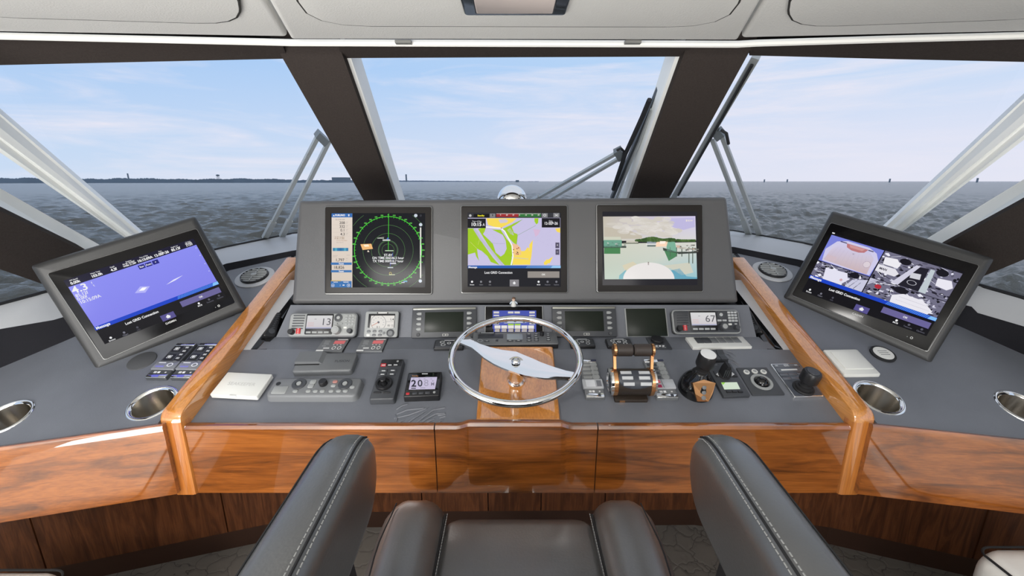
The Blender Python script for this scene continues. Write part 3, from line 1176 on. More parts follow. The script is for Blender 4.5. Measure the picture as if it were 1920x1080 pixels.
for s in (-1, 1):
    # wing tops: grey leather from the rail out to the coaming
    f1 = np.array([-1.328, 0.977]) if s < 0 else np.array([1.351, 0.996])
    f0 = np.array([XO[s] + s * 0.002, 1.040])
    fd = (f1 - f0) / np.linalg.norm(f1 - f0)
    f2 = f1 + fd * 0.66
    pts = [f0, f1, f2] + [p[:2] + np.array([s * 0.008, 0.008]) for p in SB[s][:6][::-1]] + [np.array([XO[s] + s * 0.002, 1.88])]
    if s < 0:
        pts = pts[::-1]
    wing = cpart(slab_on(WING, pts, 0.015, LEATHER), 'wing_top', smooth=False)
    for u, v in ({-1: ((285.5, 755), (11, 782)), 1: ((1648, 745), (1918, 764))})[s]:
        punch(wing, WING.hit(u, v), WING, 41 * ((WING.hit(u, v) - OFF) @ FW) / 800 * 0.85)
    # angled wing fascia with a rounded nosing
    zt = lambda q: onpl(WING, q[0], q[1])[2]
    A, B = np.array([f0[0] - s * 0.02, f0[1] + 0.003, zt(f0)]), np.array([f2[0], f2[1], zt(f2)])
    dwn = np.array([0, 0, 1.0])
    inn = np.array([-fd[1], fd[0], 0]) * (1 if s > 0 else -1)
    if inn[1] < 0:
        inn = -inn
    prof = [(-0.012, -0.004), (-0.004, -0.001), (0.006, 0.003), (0.014, 0.004), (0.018, -0.006), (0.016, -0.03), (0.016, -0.215), (-0.006, -0.215)]
    ring = lambda p: [p - inn * a + dwn * z for a, z in prof]
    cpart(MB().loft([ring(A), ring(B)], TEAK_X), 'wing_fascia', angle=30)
    # teak rail running back along the dash, turning down in front as a post
    xo, xi = XO[s], XI[s]
    path = []
    for y in (1.80, 1.5, 1.2, 1.065):
        path.append((y, onpl(WING, 0, y)[2] + 0.022, 0.4))
    secs = []

    def sec(y, z, ny, nz, depth):
        """ring across the rail: rounded top, side walls depth deep along the inward normal"""
        r = 0.008
        xs = [(xo, -depth), (xo, -r), (xo - s * 0.0024, -0.0024), (xo - s * r, 0), (xi + s * r, 0), (xi + s * 0.0024, -0.0024), (xi, -r), (xi, -depth)]
        return [np.array([x, y + ny * d, z + nz * d]) for x, d in xs]
    nv = np.array([-0.371, 0.928])
    for y, z, _ in path:
        secs.append(sec(y, z, nv[0], nv[1], 0.06))
    z0 = path[-1][1]
    for k in range(1, 6):
        a = math.radians(22 + (90 - 22) * k / 5)
        cy, cz = 1.065 - 0.371 * -0.035 , z0 - 0.928 * 0.035
        secs.append(sec(cy - 0.035 * math.sin(a) , cz + 0.035 * math.cos(a), -math.sin(a), math.cos(a), 0.034))
    secs.append(sec(cy - 0.035, -0.872 + ZC, -1, 0, 0.034))
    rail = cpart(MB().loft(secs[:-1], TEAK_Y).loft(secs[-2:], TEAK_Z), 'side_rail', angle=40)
    zc = onpl(DASH, 0, 1.07)[2]
    cpart(MB().box(min(xo, xi) + 0.0003, 1.06, zc - 0.21, max(xo, xi) - 0.0003, 1.15, zc + 0.024, TEAK_Y), 'rail_corner', rail, smooth=False)
    # leather strip inside the rail and the black cheek of the instrument recess
    a0, a1 = (XI[s], 1.345), (XI[s], 1.72)
    st = sloped(0.45, -0.55 - 0.45 * 1.347)
    xin0, xin1 = (-0.882, -0.850) if s < 0 else (0.915, 0.885)
    cpart(MB().hexa([onpl(st, XI[s], 1.345), onpl(st, xin0, 1.345), onpl(st, xin1, 1.70), onpl(st, XI[s], 1.70)],
                    [onpl(st, XI[s], 1.345, -.02), onpl(st, xin0, 1.345, -.02), onpl(st, xin1, 1.70, -.02), onpl(st, XI[s], 1.70, -.02)], COAMING), 'rail_strip', smooth=False)
    q = [onpl(st, xin0, 1.346), onpl(st, xin1, 1.70), np.array([xin1 - s * 0.06, 1.70, ZC - 0.52]), np.array([(-0.80 if s < 0 else 0.835), 1.50, ZC - 0.55]),
         onpl(TIER, -0.828 if s < 0 else 0.862, 1.3475, 0.0006)]
    cpart(MB().hexa(q, [p + np.array([s * 0.01, 0, -0.012]) for p in q], GLOSSBLACK), 'recess_cheek', smooth=False)

# middle fascia: three drawers-like fronts with a stepped lip in front of the wheel
ftop = lambda x: -0.6555 + ZC
seams = [-0.906, -0.2145, 0.2375, 0.936]


def fascia(x0, x1, mid=False):
    mb = MB()
    def lip(x, up):
        y0 = 1.050
        return [np.array([x, y0 + dy, ZC + z + up]) for dy, z in ((0.026, -0.672), (0.022, -0.6575), (0.010, -0.6545), (0.002, -0.6565), (-0.003, -0.664), (0.0, -0.676), (0.001, -0.872), (0.026, -0.872))]
    xs = [(x0, 0), (x1, 0)]
    if mid:
        a, c = -0.118, 0.132
        xs = [(x0, 0), (a - 0.038, 0), (a - 0.022, 0.004), (a - 0.006, 0.013), (a, 0.0145), (c, 0.0145), (c + 0.006, 0.013), (c + 0.022, 0.004), (c + 0.038, 0), (x1, 0)]
    rings = []
    for x, up in xs:
        r = lip(x, 0)
        r = [np.array([p[0], p[1] - (up * 0.6 if i < 6 else 0), p[2] + (up if i < 6 else 0)]) for i, p in enumerate(r)]
        rings.append(r)
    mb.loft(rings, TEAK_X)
    return cpart(mb, 'front_panel', angle=35)


fascia(seams[0] + 0.001, seams[1] - 0.0016)
fascia(seams[1] + 0.0016, seams[2] - 0.0016, True)
fascia(seams[2] + 0.0016, seams[3] - 0.001)
# teak pad under the wheel with a bevelled border
pp = [DASH.loc(DASH.hit(u, v))[:2] for u, v in ((893, 793), (1050, 793), (1036, 654), (905, 654))]
mb = MB()
A = [np.array(p) for p in pp]
rings = [[(p[0], p[1], z) for p in rounded(inset(A, d), 0.006)] for z, d in ((-0.004, 0), (0.009, 0), (0.012, 0.0025), (0.0125, 0.006), (0.011, 0.012))]
mb.loft(rings, TEAK_Y)
mb.v = [tuple(DASH.world(*p)) for p in mb.v]
pad = cpart(mb, 'wheel_pad', angle=25)

# wrinkles pulled into the leather left of the wheel and by the rocker switches
def wrinkles(lines, ox, oy, s, r=0.0034):
    mb = MB()
    for ln in lines:
        pts = [DASH.hit(ox + x / s, oy + y / s) + DASH.n * (0.0016 if 0 < i < len(ln) - 1 else -0.0012) for i, (x, y) in enumerate(ln)]
        mb.tube(pts, r, LEATHER, 6)
    return mb


w1 = [[(655, 810), (720, 775), (790, 745)], [(660, 865), (780, 825), (985, 795)], [(630, 915), (800, 885), (1010, 800)], [(650, 1000), (700, 960), (760, 930)],
      [(750, 1000), (850, 930), (960, 860), (1040, 800)], [(850, 1000), (960, 920), (1090, 825), (1230, 790)], [(910, 1000), (1010, 930), (1120, 870), (1230, 855)],
      [(970, 1000), (1050, 950), (1110, 930)], [(1120, 995), (1180, 950), (1210, 935)], [(1150, 880), (1240, 870)], [(1170, 910), (1240, 890)], [(640, 880), (660, 930), (650, 960)]]
o = cpart(wrinkles(w1, 640, 640, 6.354), 'leather_wrinkles', dash)
o['kind'] = 'stuff'
w2 = [[(690, 180), (760, 210), (830, 260)], [(700, 160), (790, 190), (860, 240)], [(740, 250), (800, 270), (870, 310)], [(760, 230), (830, 290), (890, 330)], [(780, 290), (830, 310), (880, 345)]]
o = cpart(wrinkles(w2, 1240, 630, 6.0, 0.0022), 'leather_wrinkles', dash)
o['kind'] = 'stuff'

# ------------------------------------------------------------------ dark walnut cabinet front under the console
cab = empty('base_cabinet', Matrix.Translation((0, 1.62, 0)))
tag(cab, 'dark walnut panelled cabinet front under the helm console with a black toe board', 'cabinet')
FL = [(-1.98, 1.23), (-1.589, 1.348), (-1.053, 1.513), (-0.80, 1.585), (0.82, 1.600), (1.34, 1.50), (1.74, 1.36), (1.94, 1.29)]


def along(x):
    for (x0, y0), (x1, y1) in zip(FL, FL[1:]):
        if x0 <= x <= x1:
            return y0 + (y1 - y0) * (x - x0) / (x1 - x0)


cuts = sorted([-1.98, -1.75, -1.18, -0.80, -0.395, -0.105, 0.128, 0.41, 0.82, 1.12, 1.78, 1.94])
for x0, x1 in zip(cuts, cuts[1:]):
    xs = [x0 + 0.0025] + [q[0] for q in FL if x0 + 0.01 < q[0] < x1 - 0.01] + [x1 - 0.0025]
    mb = MB()
    rings = [[np.array([x, along(x) + d, z]) for d, z in ((0.0, 0.085), (0.0, 0.82), (0.02, 0.82), (0.02, 0.085))] for x in xs]
    mb.loft(rings, WALNUT)
    cpart(mb, 'panel', cab, smooth=False)
mb = MB()
mb.loft([[np.array([x, y + d, z]) for d, z in ((0.022, 0.0), (0.022, 0.9), (0.05, 0.9), (0.05, 0.0))] for x, y in FL], TOE)
cpart(mb, 'backing_board', cab, smooth=False)
mb = MB()
mb.loft([[np.array([x, y + d, z]) for d, z in ((0.004, 0.0), (0.004, 0.083), (0.02, 0.083), (0.02, 0.0))] for x, y in FL], TOE)
cpart(mb, 'toe_board', cab, smooth=False)

# ------------------------------------------------------------------ displays in the middle housing
C1, C2, C3 = (600, 370, 5.4), (850, 370, 5.4), (1100, 370, 5.4)


def monitor(name, label, crop, outer, act):
    """flush display: metal rim, black bezel, screen area"""
    to = lambda q: [(crop[0] + x / crop[2], crop[1] + y / crop[2]) for x, y in q]
    d = Dev(name, label, 'display', POD, to(outer), 0.010, crop=crop)
    d.slab('rim', BEZELRIM, -0.002, 0.0085, 0.008, 0.002)
    e = 0.006
    o = MB().rprism(-d.W / 2 + e * .5, -d.D / 2 + e * .6, d.W / 2 - e * .5, d.D / 2 - e * .5, 0.0, 0.010, BEZEL, 0.006, 0.0012).build('bezel', d.root)
    return d, o


d, bz = monitor('radar_display', 'left display in the housing showing green radar rings on black', C1, [(45, 88), (1135, 88), (1137, 985), (38, 985)], None)
g = Gfx(d, 0.0102, True)
g.rect(108, 160, 1065, 912, (20, 22, 27))
g.up().rect(118, 163, 328, 912, (226, 214, 203), (214, 200, 186)).up()
BLU = (62, 116, 178)
g.rect(118, 163, 328, 203, (58, 110, 180)).rect(112, 660, 322, 684, BLU).rect(112, 737, 321, 760, BLU).rect(110, 848, 320, 912, BLU).rect(112, 842, 214, 850, (214, 176, 70))
for i, c in enumerate([(58, 128, 168), (84, 168, 190), (52, 120, 170), (40, 108, 160), (52, 124, 170), (78, 164, 190), (52, 124, 170)]):
    g.rect(130 + i * 22.5, 512, 152.5 + i * 22.5, 544, c)
GR, GB = (96, 150, 84), (80, 232, 60)
clip = (330, 163, 1063, 910)
for r in (62, 92, 170, 254, 430, 500):
    g.ring(690, 535, r, 2.2, GR, 72, clip=clip)
g.ring(690, 535, 100, 2, (120, 160, 120), 60)
g.ring(690, 535, 341, 5, GB, 120, clip=clip)
for i in range(72):
    a = math.radians(i * 5)
    r0 = 326 if i % 2 == 0 else 333
    g.line([(690 + r0 * math.cos(a), 535 + r0 * math.sin(a)), (690 + 341 * math.cos(a), 535 + 341 * math.sin(a))], 3, GB)
for i in range(36):
    a = math.radians(i * 10 - 90)
    x, y = 690 + 357 * math.cos(a), 535 + 357 * math.sin(a)
    if 338 < x < 1055:
        g.text('%03d' % (i * 10) if i else '0', x, y + 6, 12, (110, 220, 90), bold=0.03)
g.line([(696, 165), (692, 545)], 4, GB)
g.disc(970, 185, 17, (206, 214, 226)).disc(1020, 277, 17, (206, 214, 226)).disc(1016, 847, 17, (206, 214, 226)).rect(1012, 305, 1026, 820, (222, 220, 214)).disc(1020, 185, 12, (52, 54, 60))
g.up()
g.poly([(410, 475), (520, 470), (537, 522), (432, 533)], (240, 186, 120)).up().poly([(440, 480), (490, 478), (500, 498), (455, 502)], (255, 236, 204))  # orange light reflection on the glass, painted into the radar picture
g.poly([(480, 545), (490, 535), (502, 552), (484, 555)], (238, 224, 205))
WH = (236, 236, 238)
g.text('ST-BY', 692, 596, 23, WH, bold=0.02).text('ON TIME 006546.5 hour', 690, 625, 23, WH, bold=0.02, sx=0.94).text('TX TIME 000910.7 hour', 690, 657, 23, WH, bold=0.02, sx=0.94)
g.rect(635, 427, 712, 440, (210, 214, 210)).rect(660, 536, 745, 545, (190, 214, 180)).rect(708, 664, 772, 676, (214, 214, 222)).rect(686, 707, 742, 716, (200, 206, 214)).line([(580, 413), (650, 402)], 3, (170, 170, 150)).rect(582, 410, 648, 418, (190, 196, 190))
g.ring(714, 770, 11, 4, (206, 190, 90), 14).rect(700, 780, 760, 788, (190, 196, 160)).poly([(672, 425), (690, 402), (700, 425)], (70, 110, 190)).line([(715, 655), (712, 700)], 4, (60, 80, 190)).line([(735, 560), (740, 640)], 4, (70, 96, 200)).rect(845, 845, 885, 858, (90, 150, 190)).rect(825, 858, 858, 866, (200, 206, 210))
DK = (58, 56, 58)
g.text('10:15:09 AM', 252, 233, 13, (120, 112, 106), 'RIGHT')
for s_, y in (('208', 271), ('332', 309), ('0.1', 346), ('4.3', 386)):
    g.text(s_, 254, y, 26, DK, 'RIGHT', 0.01)
    g.rect(262, y - 22, 286, y - 19, (176, 168, 162)).rect(262, y - 8, 280, y - 5, (176, 168, 162)).rect(128, y + 8, 318, y + 9.5, (198, 188, 180))
g.text("N 29 16.062'", 250, 410, 13, (150, 120, 90), 'RIGHT').text("W 86 21.580'", 250, 425, 13, (150, 120, 90), 'RIGHT').text('Course Over/Rate', 222, 443, 10, (170, 130, 90)).text('Rate Over/hr', 205, 462, 9, (160, 150, 140))
g.text('1,797', 248, 648, 28, DK, 'RIGHT', 0.01).text('18,826', 248, 723, 28, DK, 'RIGHT', 0.01).text('Reset', 217, 679, 15, WH, bold=0.03).text('Reset', 217, 756, 15, WH, bold=0.03)
g.rect(262, 618, 284, 621, (176, 168, 162)).rect(262, 636, 280, 639, (176, 168, 162)).rect(130, 588, 180, 591, (176, 168, 162)).rect(130, 600, 172, 603, (176, 168, 162)).rect(270, 585, 302, 588, (176, 168, 162))
g.text('FURUNO', 205, 190, 17, WH, bold=0.05).poly([(130, 192), (140, 176), (153, 192)], WH).disc(293, 180, 8, WH).poly([(287, 184), (299, 184), (293, 197)], WH)
g.text('DATA', 160, 864, 11, WH, bold=0.03).text('RADAR', 265, 864, 11, WH, bold=0.03).ring(132, 891, 15, 3, WH, 20).ring(290, 891, 15, 3, WH, 20).text('1', 206, 900, 18, WH).rect(230, 884, 250, 894, WH).poly([(124, 896), (132, 884), (140, 896)], WH).poly([(284, 886), (300, 886), (292, 898)], WH)

d, bz = monitor('chart_display', 'middle display in the housing showing a green and yellow chart', C2, [(68, 78), (1158, 76), (1166, 970), (76, 978)], None)
g = Gfx(d, 0.0102, True)
BK = (26, 27, 33)
g.rect(145, 155, 1088, 905, BK)
g.up().rect(147, 208, 1083, 690, (200, 194, 226)).up()
GN, YL = (160, 202, 34), (247, 218, 88)
g.poly([(147, 315), (210, 315), (300, 470), (400, 610), (470, 688), (380, 655), (345, 595), (290, 545), (240, 520), (205, 480), (190, 440), (147, 430)], GN)
g.poly([(147, 430), (190, 440), (240, 520), (250, 600), (262, 645), (232, 600), (220, 560), (147, 580)], GN)
g.poly([(250, 320), (330, 300), (318, 345), (300, 372), (360, 430), (400, 470), (430, 560), (480, 600), (540, 555), (590, 600), (600, 688), (520, 688), (440, 600), (350, 480)], GN)
g.poly([(390, 325), (480, 330), (540, 420), (590, 480), (596, 600), (540, 590), (515, 575), (540, 520), (530, 440), (500, 380), (440, 350)], GN)
g.poly([(500, 318), (600, 272), (700, 225), (640, 270), (592, 300), (615, 360), (650, 372), (640, 480), (610, 462), (570, 420)], GN)
g.poly([(545, 330), (575, 310), (600, 345), (612, 385), (575, 370)], (200, 194, 226))
g.poly([(820, 212), (862, 212), (858, 260), (840, 275), (822, 245)], GN)
g.poly([(335, 212), (640, 212), (600, 250), (520, 290), (480, 312), (400, 295), (352, 280)], YL)
g.poly([(455, 225), (530, 218), (555, 240), (540, 258), (475, 262)], (200, 194, 226))
g.poly([(600, 520), (680, 530), (690, 545), (770, 540), (775, 640), (780, 682), (600, 684)], YL)
g.poly([(770, 480), (805, 430), (800, 500), (790, 600), (775, 680), (768, 620)], YL)
g.poly([(590, 470), (640, 470), (680, 510), (690, 580), (620, 590), (600, 540)], (238, 190, 150))
g.poly([(1030, 318), (1082, 310), (1082, 360), (1050, 350)], YL)
g.poly([(915, 660), (950, 625), (975, 670), (1010, 600), (980, 650), (940, 684), (918, 682)], YL)
g.poly([(808, 320), (880, 330), (860, 380), (830, 400)], (214, 184, 214))
g.poly([(720, 548), (752, 505), (770, 520), (760, 560)], YL)
g.up()
g.line([(212, 318), (280, 425), (380, 540), (460, 640), (500, 686)], 24, (190, 186, 210))
g.line([(330, 300), (480, 312), (520, 345), (560, 420), (595, 490), (604, 600), (585, 686)], 13, (246, 244, 242))
g.line([(600, 272), (700, 225)], 2.5, (110, 150, 90)).line([(640, 480), (650, 385), (835, 285)], 2.5, (110, 150, 90)).line([(610, 610), (760, 625)], 12, (222, 208, 148))
g.line([(170, 450), (240, 520)], 2, (226, 220, 140)).line([(250, 480), (270, 410)], 2, (226, 220, 140)).line([(360, 460), (470, 470), (525, 468)], 2, (150, 150, 170))
for x, y in ((645, 520), (660, 512), (610, 530), (655, 575), (640, 572), (485, 312), (605, 560)):
    g.disc(x, y, 6, (150, 40, 30), n=8)
g.poly([(640, 548), (662, 560), (648, 566)], (30, 20, 20))
for i in range(90):
    x, y = random.uniform(150, 600), random.uniform(330, 680)
    g.rect(x, y, x + 3, y + 2, random.choice([(120, 160, 60), (190, 210, 90), (120, 140, 160)]))
for i in range(40):
    x = random.uniform(820, 1000)
    y = random.uniform(330, 500)
    g.rect(x, y, x + 5, y + 1.5, (176, 160, 200))
g.up().rect(147, 215, 329, 312, (24, 24, 28)).rect(895, 211, 1080, 306, (24, 24, 28)).rect(147, 158, 1083, 209, (52, 53, 58)).rect(147, 690, 1086, 718, (40, 92, 172)).rect(147, 719, 1088, 905, BK)
g.up().rect(205, 168, 362, 204, (18, 18, 20)).rect(370, 165, 425, 204, (130, 130, 132)).rect(435, 163, 660, 200, (158, 44, 48)).rect(660, 163, 886, 200, (52, 116, 60)).rect(895, 162, 955, 203, (130, 130, 132)).rect(1012, 160, 1073, 203, (130, 130, 132)).rect(752, 750, 1074, 815, (146, 140, 134)).rect(571, 833, 664, 902, (134, 132, 136)).rect(1033, 458, 1073, 515, (88, 82, 104)).rect(1034, 526, 1073, 582, (88, 82, 104)).rect(435, 163, 886, 170, (206, 204, 200))
for i in range(22):
    x = 735 + i * 11.5
    g.poly([(x + 18, 692), (x + 24 + i * .12, 692), (x + 4 + i * .12, 717), (x - 2, 717)], (110, 160, 218))
g.poly([(1004, 692), (1086, 692), (1086, 717), (985, 717)], (150, 200, 240))
g.up().text('Standby', 280, 193, 15, (236, 226, 40), bold=0.04).text('Time of Day', 238, 250, 13, WH).text('10:15', 232, 291, 34, WH, bold=0.03).text('A', 308, 291, 28, WH, bold=0.01, sx=.8).text('Date', 985, 246, 13, WH).text('12-SEP-26', 988, 277, 27, WH, bold=0.02, sx=0.86)
g.text('Message', 197, 716, 18, WH, bold=0.03).text('Lost GRID Connection', 457, 773, 23, WH, bold=0.02, sx=0.9).text('OK', 912, 790, 17, (236, 234, 230), bold=0.03)
for i, t in enumerate(('3', '20', '10', '0', '10', '20', '30')):
    g.text(t, 478 + i * 64, 186, 13, (236, 226, 222), bold=0.02)
g.disc(172, 186, 13, (190, 190, 192)).ring(925, 182, 11, 4, WH, 18).line([(1028, 172), (1058, 192)], 4, WH).line([(1028, 192), (1058, 172)], 4, WH).rect(394, 172, 402, 192, (40, 40, 42)).text('+', 1053, 492, 16, WH, bold=0.04).rect(1046, 553, 1060, 556, WH)
g.poly([(600, 868), (617, 851), (634, 868)], WH).rect(606, 866, 628, 880, WH)
for x, t, c in ((190, 'Engage', WH), (281, 'Chart', (130, 130, 136)), (371, 'Info', (130, 130, 136)), (863, 'MOB', WH), (954, 'Features', (120, 120, 128)), (1043, 'Options', (120, 120, 128))):
    g.disc(x, 855, 11, c, n=16).text(t, x, 890, 11, c, bold=0.02)

d, bz = monitor('bow_camera_display', 'right display in the housing showing a bow camera view of a marina', C3, [(92, 68), (1178, 66), (1190, 962), (104, 968)], None)
g = Gfx(d, 0.0102, True)
g.rect(160, 145, 1120, 890, (38, 37, 42))
g.up()
g.poly([(165, 195), (1100, 190), (1107, 440), (170, 440)], None, [(196, 188, 172), (206, 198, 232), (216, 214, 214), (206, 202, 188)])
g.poly([(172, 470), (1108, 455), (1118, 826), (182, 830)], None, [(206, 208, 192), (214, 214, 206), (150, 196, 204), (190, 204, 190)])
g.up()
for i in range(70):
    x, y = random.gauss(640, 190), random.gauss(310, 50)
    if 190 < x < 1080 and 205 < y < 400:
        c = random.choice([(216, 211, 204), (211, 205, 196), (207, 201, 191), (222, 217, 211)])
        g.disc(x, y, random.uniform(30, 80), c, random.uniform(10, 26), n=16)
g.poly([(790, 215), (1090, 205), (1095, 300), (980, 330), (860, 300)], (190, 184, 222))
g.poly([(180, 300), (420, 330), (560, 390), (560, 420), (178, 420)], (196, 188, 172))
g.up()
for i in range(70):
    x = random.uniform(490, 1095)
    h = 24 + 30 * math.exp(-((x - 660) / 90) ** 2) + 16 * math.exp(-((x - 850) / 60) ** 2)
    g.disc(x, 448 - h * 0.4, random.uniform(12, 26), random.choice([(66, 96, 50), (84, 112, 62), (54, 80, 48)]), h * 0.55, n=10)
g.rect(172, 432, 355, 505, (112, 164, 142)).rect(172, 400, 345, 434, (206, 208, 190)).rect(176, 505, 340, 572, (74, 132, 84)).rect(172, 492, 400, 512, (66, 76, 70))
g.rect(400, 440, 520, 462, (200, 196, 182)).rect(370, 458, 525, 470, (98, 104, 90)).rect(610, 445, 700, 470, (150, 158, 170)).rect(600, 468, 705, 482, (226, 226, 224)).rect(612, 482, 700, 500, (110, 124, 120))
g.poly([(805, 440), (890, 432), (912, 556), (810, 545)], (124, 176, 152)).poly([(780, 530), (925, 556), (905, 600), (830, 645)], (78, 132, 92)).poly([(770, 510), (930, 555), (925, 568), (775, 540)], (60, 70, 64))
for i in range(26):
    x = random.uniform(900, 1095)
    y = random.uniform(470, 545)
    g.rect(x, y, x + random.uniform(14, 50), y + random.uniform(6, 16), random.choice([(226, 224, 218), (196, 190, 178), (120, 118, 110), (90, 88, 82), (206, 180, 160)]))
for i in range(14):
    x = random.uniform(180, 400)
    y = random.uniform(455, 500)
    g.rect(x, y, x + random.uniform(10, 26), y + random.uniform(5, 14), random.choice([(206, 208, 204), (90, 110, 104), (150, 150, 150)]))
g.poly([(920, 552), (1110, 548), (1110, 566), (925, 575)], (64, 70, 66))
for x in (840, 905, 1030, 1068, 958):
    g.rect(x, 505, x + 9, 670 if x > 1000 else 600, (84, 96, 84))
g.poly([(700, 700), (1040, 660), (1080, 760), (960, 790), (850, 720)], (206, 206, 190)).poly([(850, 740), (940, 720), (1010, 800), (1118, 810), (1117, 826), (890, 826)], (104, 166, 188)).poly([(330, 790), (400, 730), (410, 826), (325, 828)], (126, 180, 190)).poly([(360, 690), (470, 650), (520, 690), (400, 760)], (214, 206, 180))
g.poly([(710, 435), (826, 430), (808, 498), (694, 500)], (250, 214, 186)).up().poly([(740, 445), (800, 444), (790, 470), (740, 472)], (255, 240, 226))  # warm reflection on the display glass, painted over the camera view
g.poly([(370, 828)] + [(628 + 260 * math.sin(a), 828 - 168 * math.cos(a)) for a in np.radians(np.linspace(-88, 88, 25))] + [(886, 826)], (232, 228, 226))
g.rect(618, 655, 630, 686, (110, 90, 84)).up().text('BOW', 1046, 244, 15, (236, 226, 212), bold=0.02).rect(1004, 226, 1014, 246, (236, 226, 212))


# ------------------------------------------------------------------ the two big displays on the wings
def fitrect(c, k):
    r = [ray(*p) for p in c]
    A = np.stack([r[0], -r[1], r[2], -r[3]], 1)
    l = np.linalg.svd(A)[2][-1]
    l = l / l[0]
    return [l[i] * r[i] * k + OFF for i in range(4)]


def wing_display(side, label, corners, k, bez, act):
    q = fitrect(corners, k)
    pl = Plane(sum(q) / 4, q[1] - q[0] + q[2] - q[3], q[0] - q[3] + q[1] - q[2])
    root = empty('wing_display', pl.matrix())
    tag(root, label, 'display')
    poly = [pl.loc(p)[:2] for p in (q[3], q[2], q[1], q[0])]
    mb = MB()
    soft_slab(mb, poly, -0.085, 0.0, 0.020, POD_LEATHER, 0.010, back=0.012)
    mb.build('housing', root)
    # foot under the housing, sloping down onto the wing
    yb = min(p[1] for p in poly)
    xs = (min(p[0] for p in poly) + 0.04, max(p[0] for p in poly) - 0.04)
    top = [pl.world(x, yb + 0.03 * 0 + dy, z) for x, dy, z in ((xs[0], 0.012, -0.02), (xs[1], 0.012, -0.02), (xs[1], 0.10, -0.08), (xs[0], 0.10, -0.08))]
    bot = [onpl(WING, p[0], p[1], -0.006) for p in top]
    MB().hexa(top, bot, BLACKFAB).build('foot', root, world=True, smooth=False)
    d = Dev.__new__(Dev)
    d.pl, d.root, d.crop, d.h = pl, root, (0, 0, 1), 0.0

    def sub(px, h):
        pts = [pl.loc(pl.hit(u, v, h))[:2] for u, v in px]
        return pts
    b4 = sub(bez, 0.004)
    mb = MB()
    soft_slab(mb, [b4[3], b4[2], b4[1], b4[0]], -0.002, 0.0032, 0.002, BEZELRIM, 0.008, 2)
    mb.build('rim', root)
    mb = MB()
    soft_slab(mb, inset([b4[3], b4[2], b4[1], b4[0]], 0.0016), -0.002, 0.0042, 0.001, DISPLAYGLASS, 0.007, 2)
    mb.build('bezel', root)
    a4 = sub(act, 0.0045)

    def mp(x, y):                   # canvas 1000 x 560, y down, bilinear over the screen corners
        u, v = x / 1000, y / 560
        return (a4[0] * (1 - u) + a4[1] * u) * (1 - v) + (a4[3] * (1 - u) + a4[2] * u) * v
    return d, Gfx(d, 0.0043, True, mp), mp


def cr(o, pts):
    return [(o[0] + x / o[2], o[1] + y / o[2]) for x, y in pts]


def message_bar(g, y0):
    g.rect(0, y0, 1000, y0 + 30, (24, 66, 196))
    g.up()
    for i in range(24):
        x = 640 + i * 13
        g.poly([(x + 14, y0 + 2), (x + 21, y0 + 2), (x + 7, y0 + 28), (x, y0 + 28)], (80, 140, 226))
    g.poly([(960, y0 + 2), (1000, y0 + 2), (1000, y0 + 28), (945, y0 + 28)], (130, 190, 244))
    g.text('Message', 8, y0 + 25, 21, WH, 'LEFT', 0.03)
    y = y0 + 30
    g.text('Lost GRID Connection', 330, y + 42, 19, WH, bold=0.03, sx=1.0)
    g.rect(640, y + 22, 985, y + 72, (104, 98, 150)).rect(450, y + 74, 560, y + 126, (86, 80, 140)).up()
    g.text('OK', 812, y + 54, 15, WH, bold=0.03).poly([(484, y + 102), (505, y + 84), (526, y + 102)], WH).rect(491, y + 100, 519, y + 114, WH)
    for x, t, c in ((60, 'Engage', WH), (160, 'Chart', (120, 120, 132)), (262, 'Info', (76, 76, 88)), (770, 'MOB', WH), (860, 'Features', (90, 90, 102)), (950, 'Options', (90, 90, 102))):
        g.disc(x, y + 92, 9, c, n=14).text(t, x, y + 118, 12, c, bold=0.02)


ZL = (50, 390, 3.375)
d, g, mp = wing_display(-1, 'large display on the left wing with a plain violet-blue depth sounder picture', [(52, 497), (365, 403), (463, 580), (180, 698)], 1.265 / 1.38 * 1.38,
                        cr(ZL, [(124, 414), (1076, 127), (1326, 600), (488, 966)]), cr(ZL, [(232, 460), (1054, 193), (1262, 560), (495, 862)]))
g.rect(0, 0, 1000, 560, (14, 13, 18)).up().rect(0, 0, 1000, 58, (24, 22, 46)).rect(4, 58, 996, 408, (138, 140, 240), (130, 130, 234)).up()
for x, t, v_ in ((62, 'GPS Speed', '0.00k'), (215, 'Water Temp', '103.0h'), (340, 'Depth', '4.3f'), (580, 'Time of Day', '10:15:09A'), (712, 'Date', '12-SEP-26'), (830, 'Depth Log', '85.12f')):
    g.text(t, x, 20, 9, WH, bold=0.02).text(v_, x, 48, 20, WH, bold=0.04)
g.text('Position', 465, 17, 9, WH, bold=0.02).text("N 29 16.062'", 460, 32, 12, WH, bold=0.03).text("W086 21.580'", 460, 48, 12, WH, bold=0.03).text('Heading', 945, 17, 9, WH).text('98.40A', 945, 33, 13, WH, bold=0.03).text('0 7.07f', 945, 49, 13, WH, bold=0.03)
g.text('4.3', 10, 118, 52, WH, 'LEFT', 0.02, 1.2).text('f', 152, 92, 20, WH, 'LEFT').text('t', 154, 114, 20, WH, 'LEFT').text('85.12f', 12, 150, 24, WH, 'LEFT', 0.01).text('0.00f', 10, 178, 24, WH, 'LEFT', 0.01).text('10:15:09A', 12, 208, 25, WH, 'LEFT', 0.01)
for i, t in enumerate(('Rev', 'Auto', '+')):
    g.rect(505 + i * 55, 70, 553 + i * 55, 104, (34, 36, 120))
g.up()
for i, t in enumerate(('Rev', 'Auto', '+')):
    g.text(t, 529 + i * 55, 94, 15, WH, bold=0.02)
g.poly([(380, 268), (440, 232), (505, 256), (450, 292)], (178, 178, 246)).up().poly([(415, 262), (450, 246), (482, 256), (450, 272)], (252, 250, 252)).poly([(620, 290), (690, 270), (775, 262), (700, 281)], (226, 226, 250))
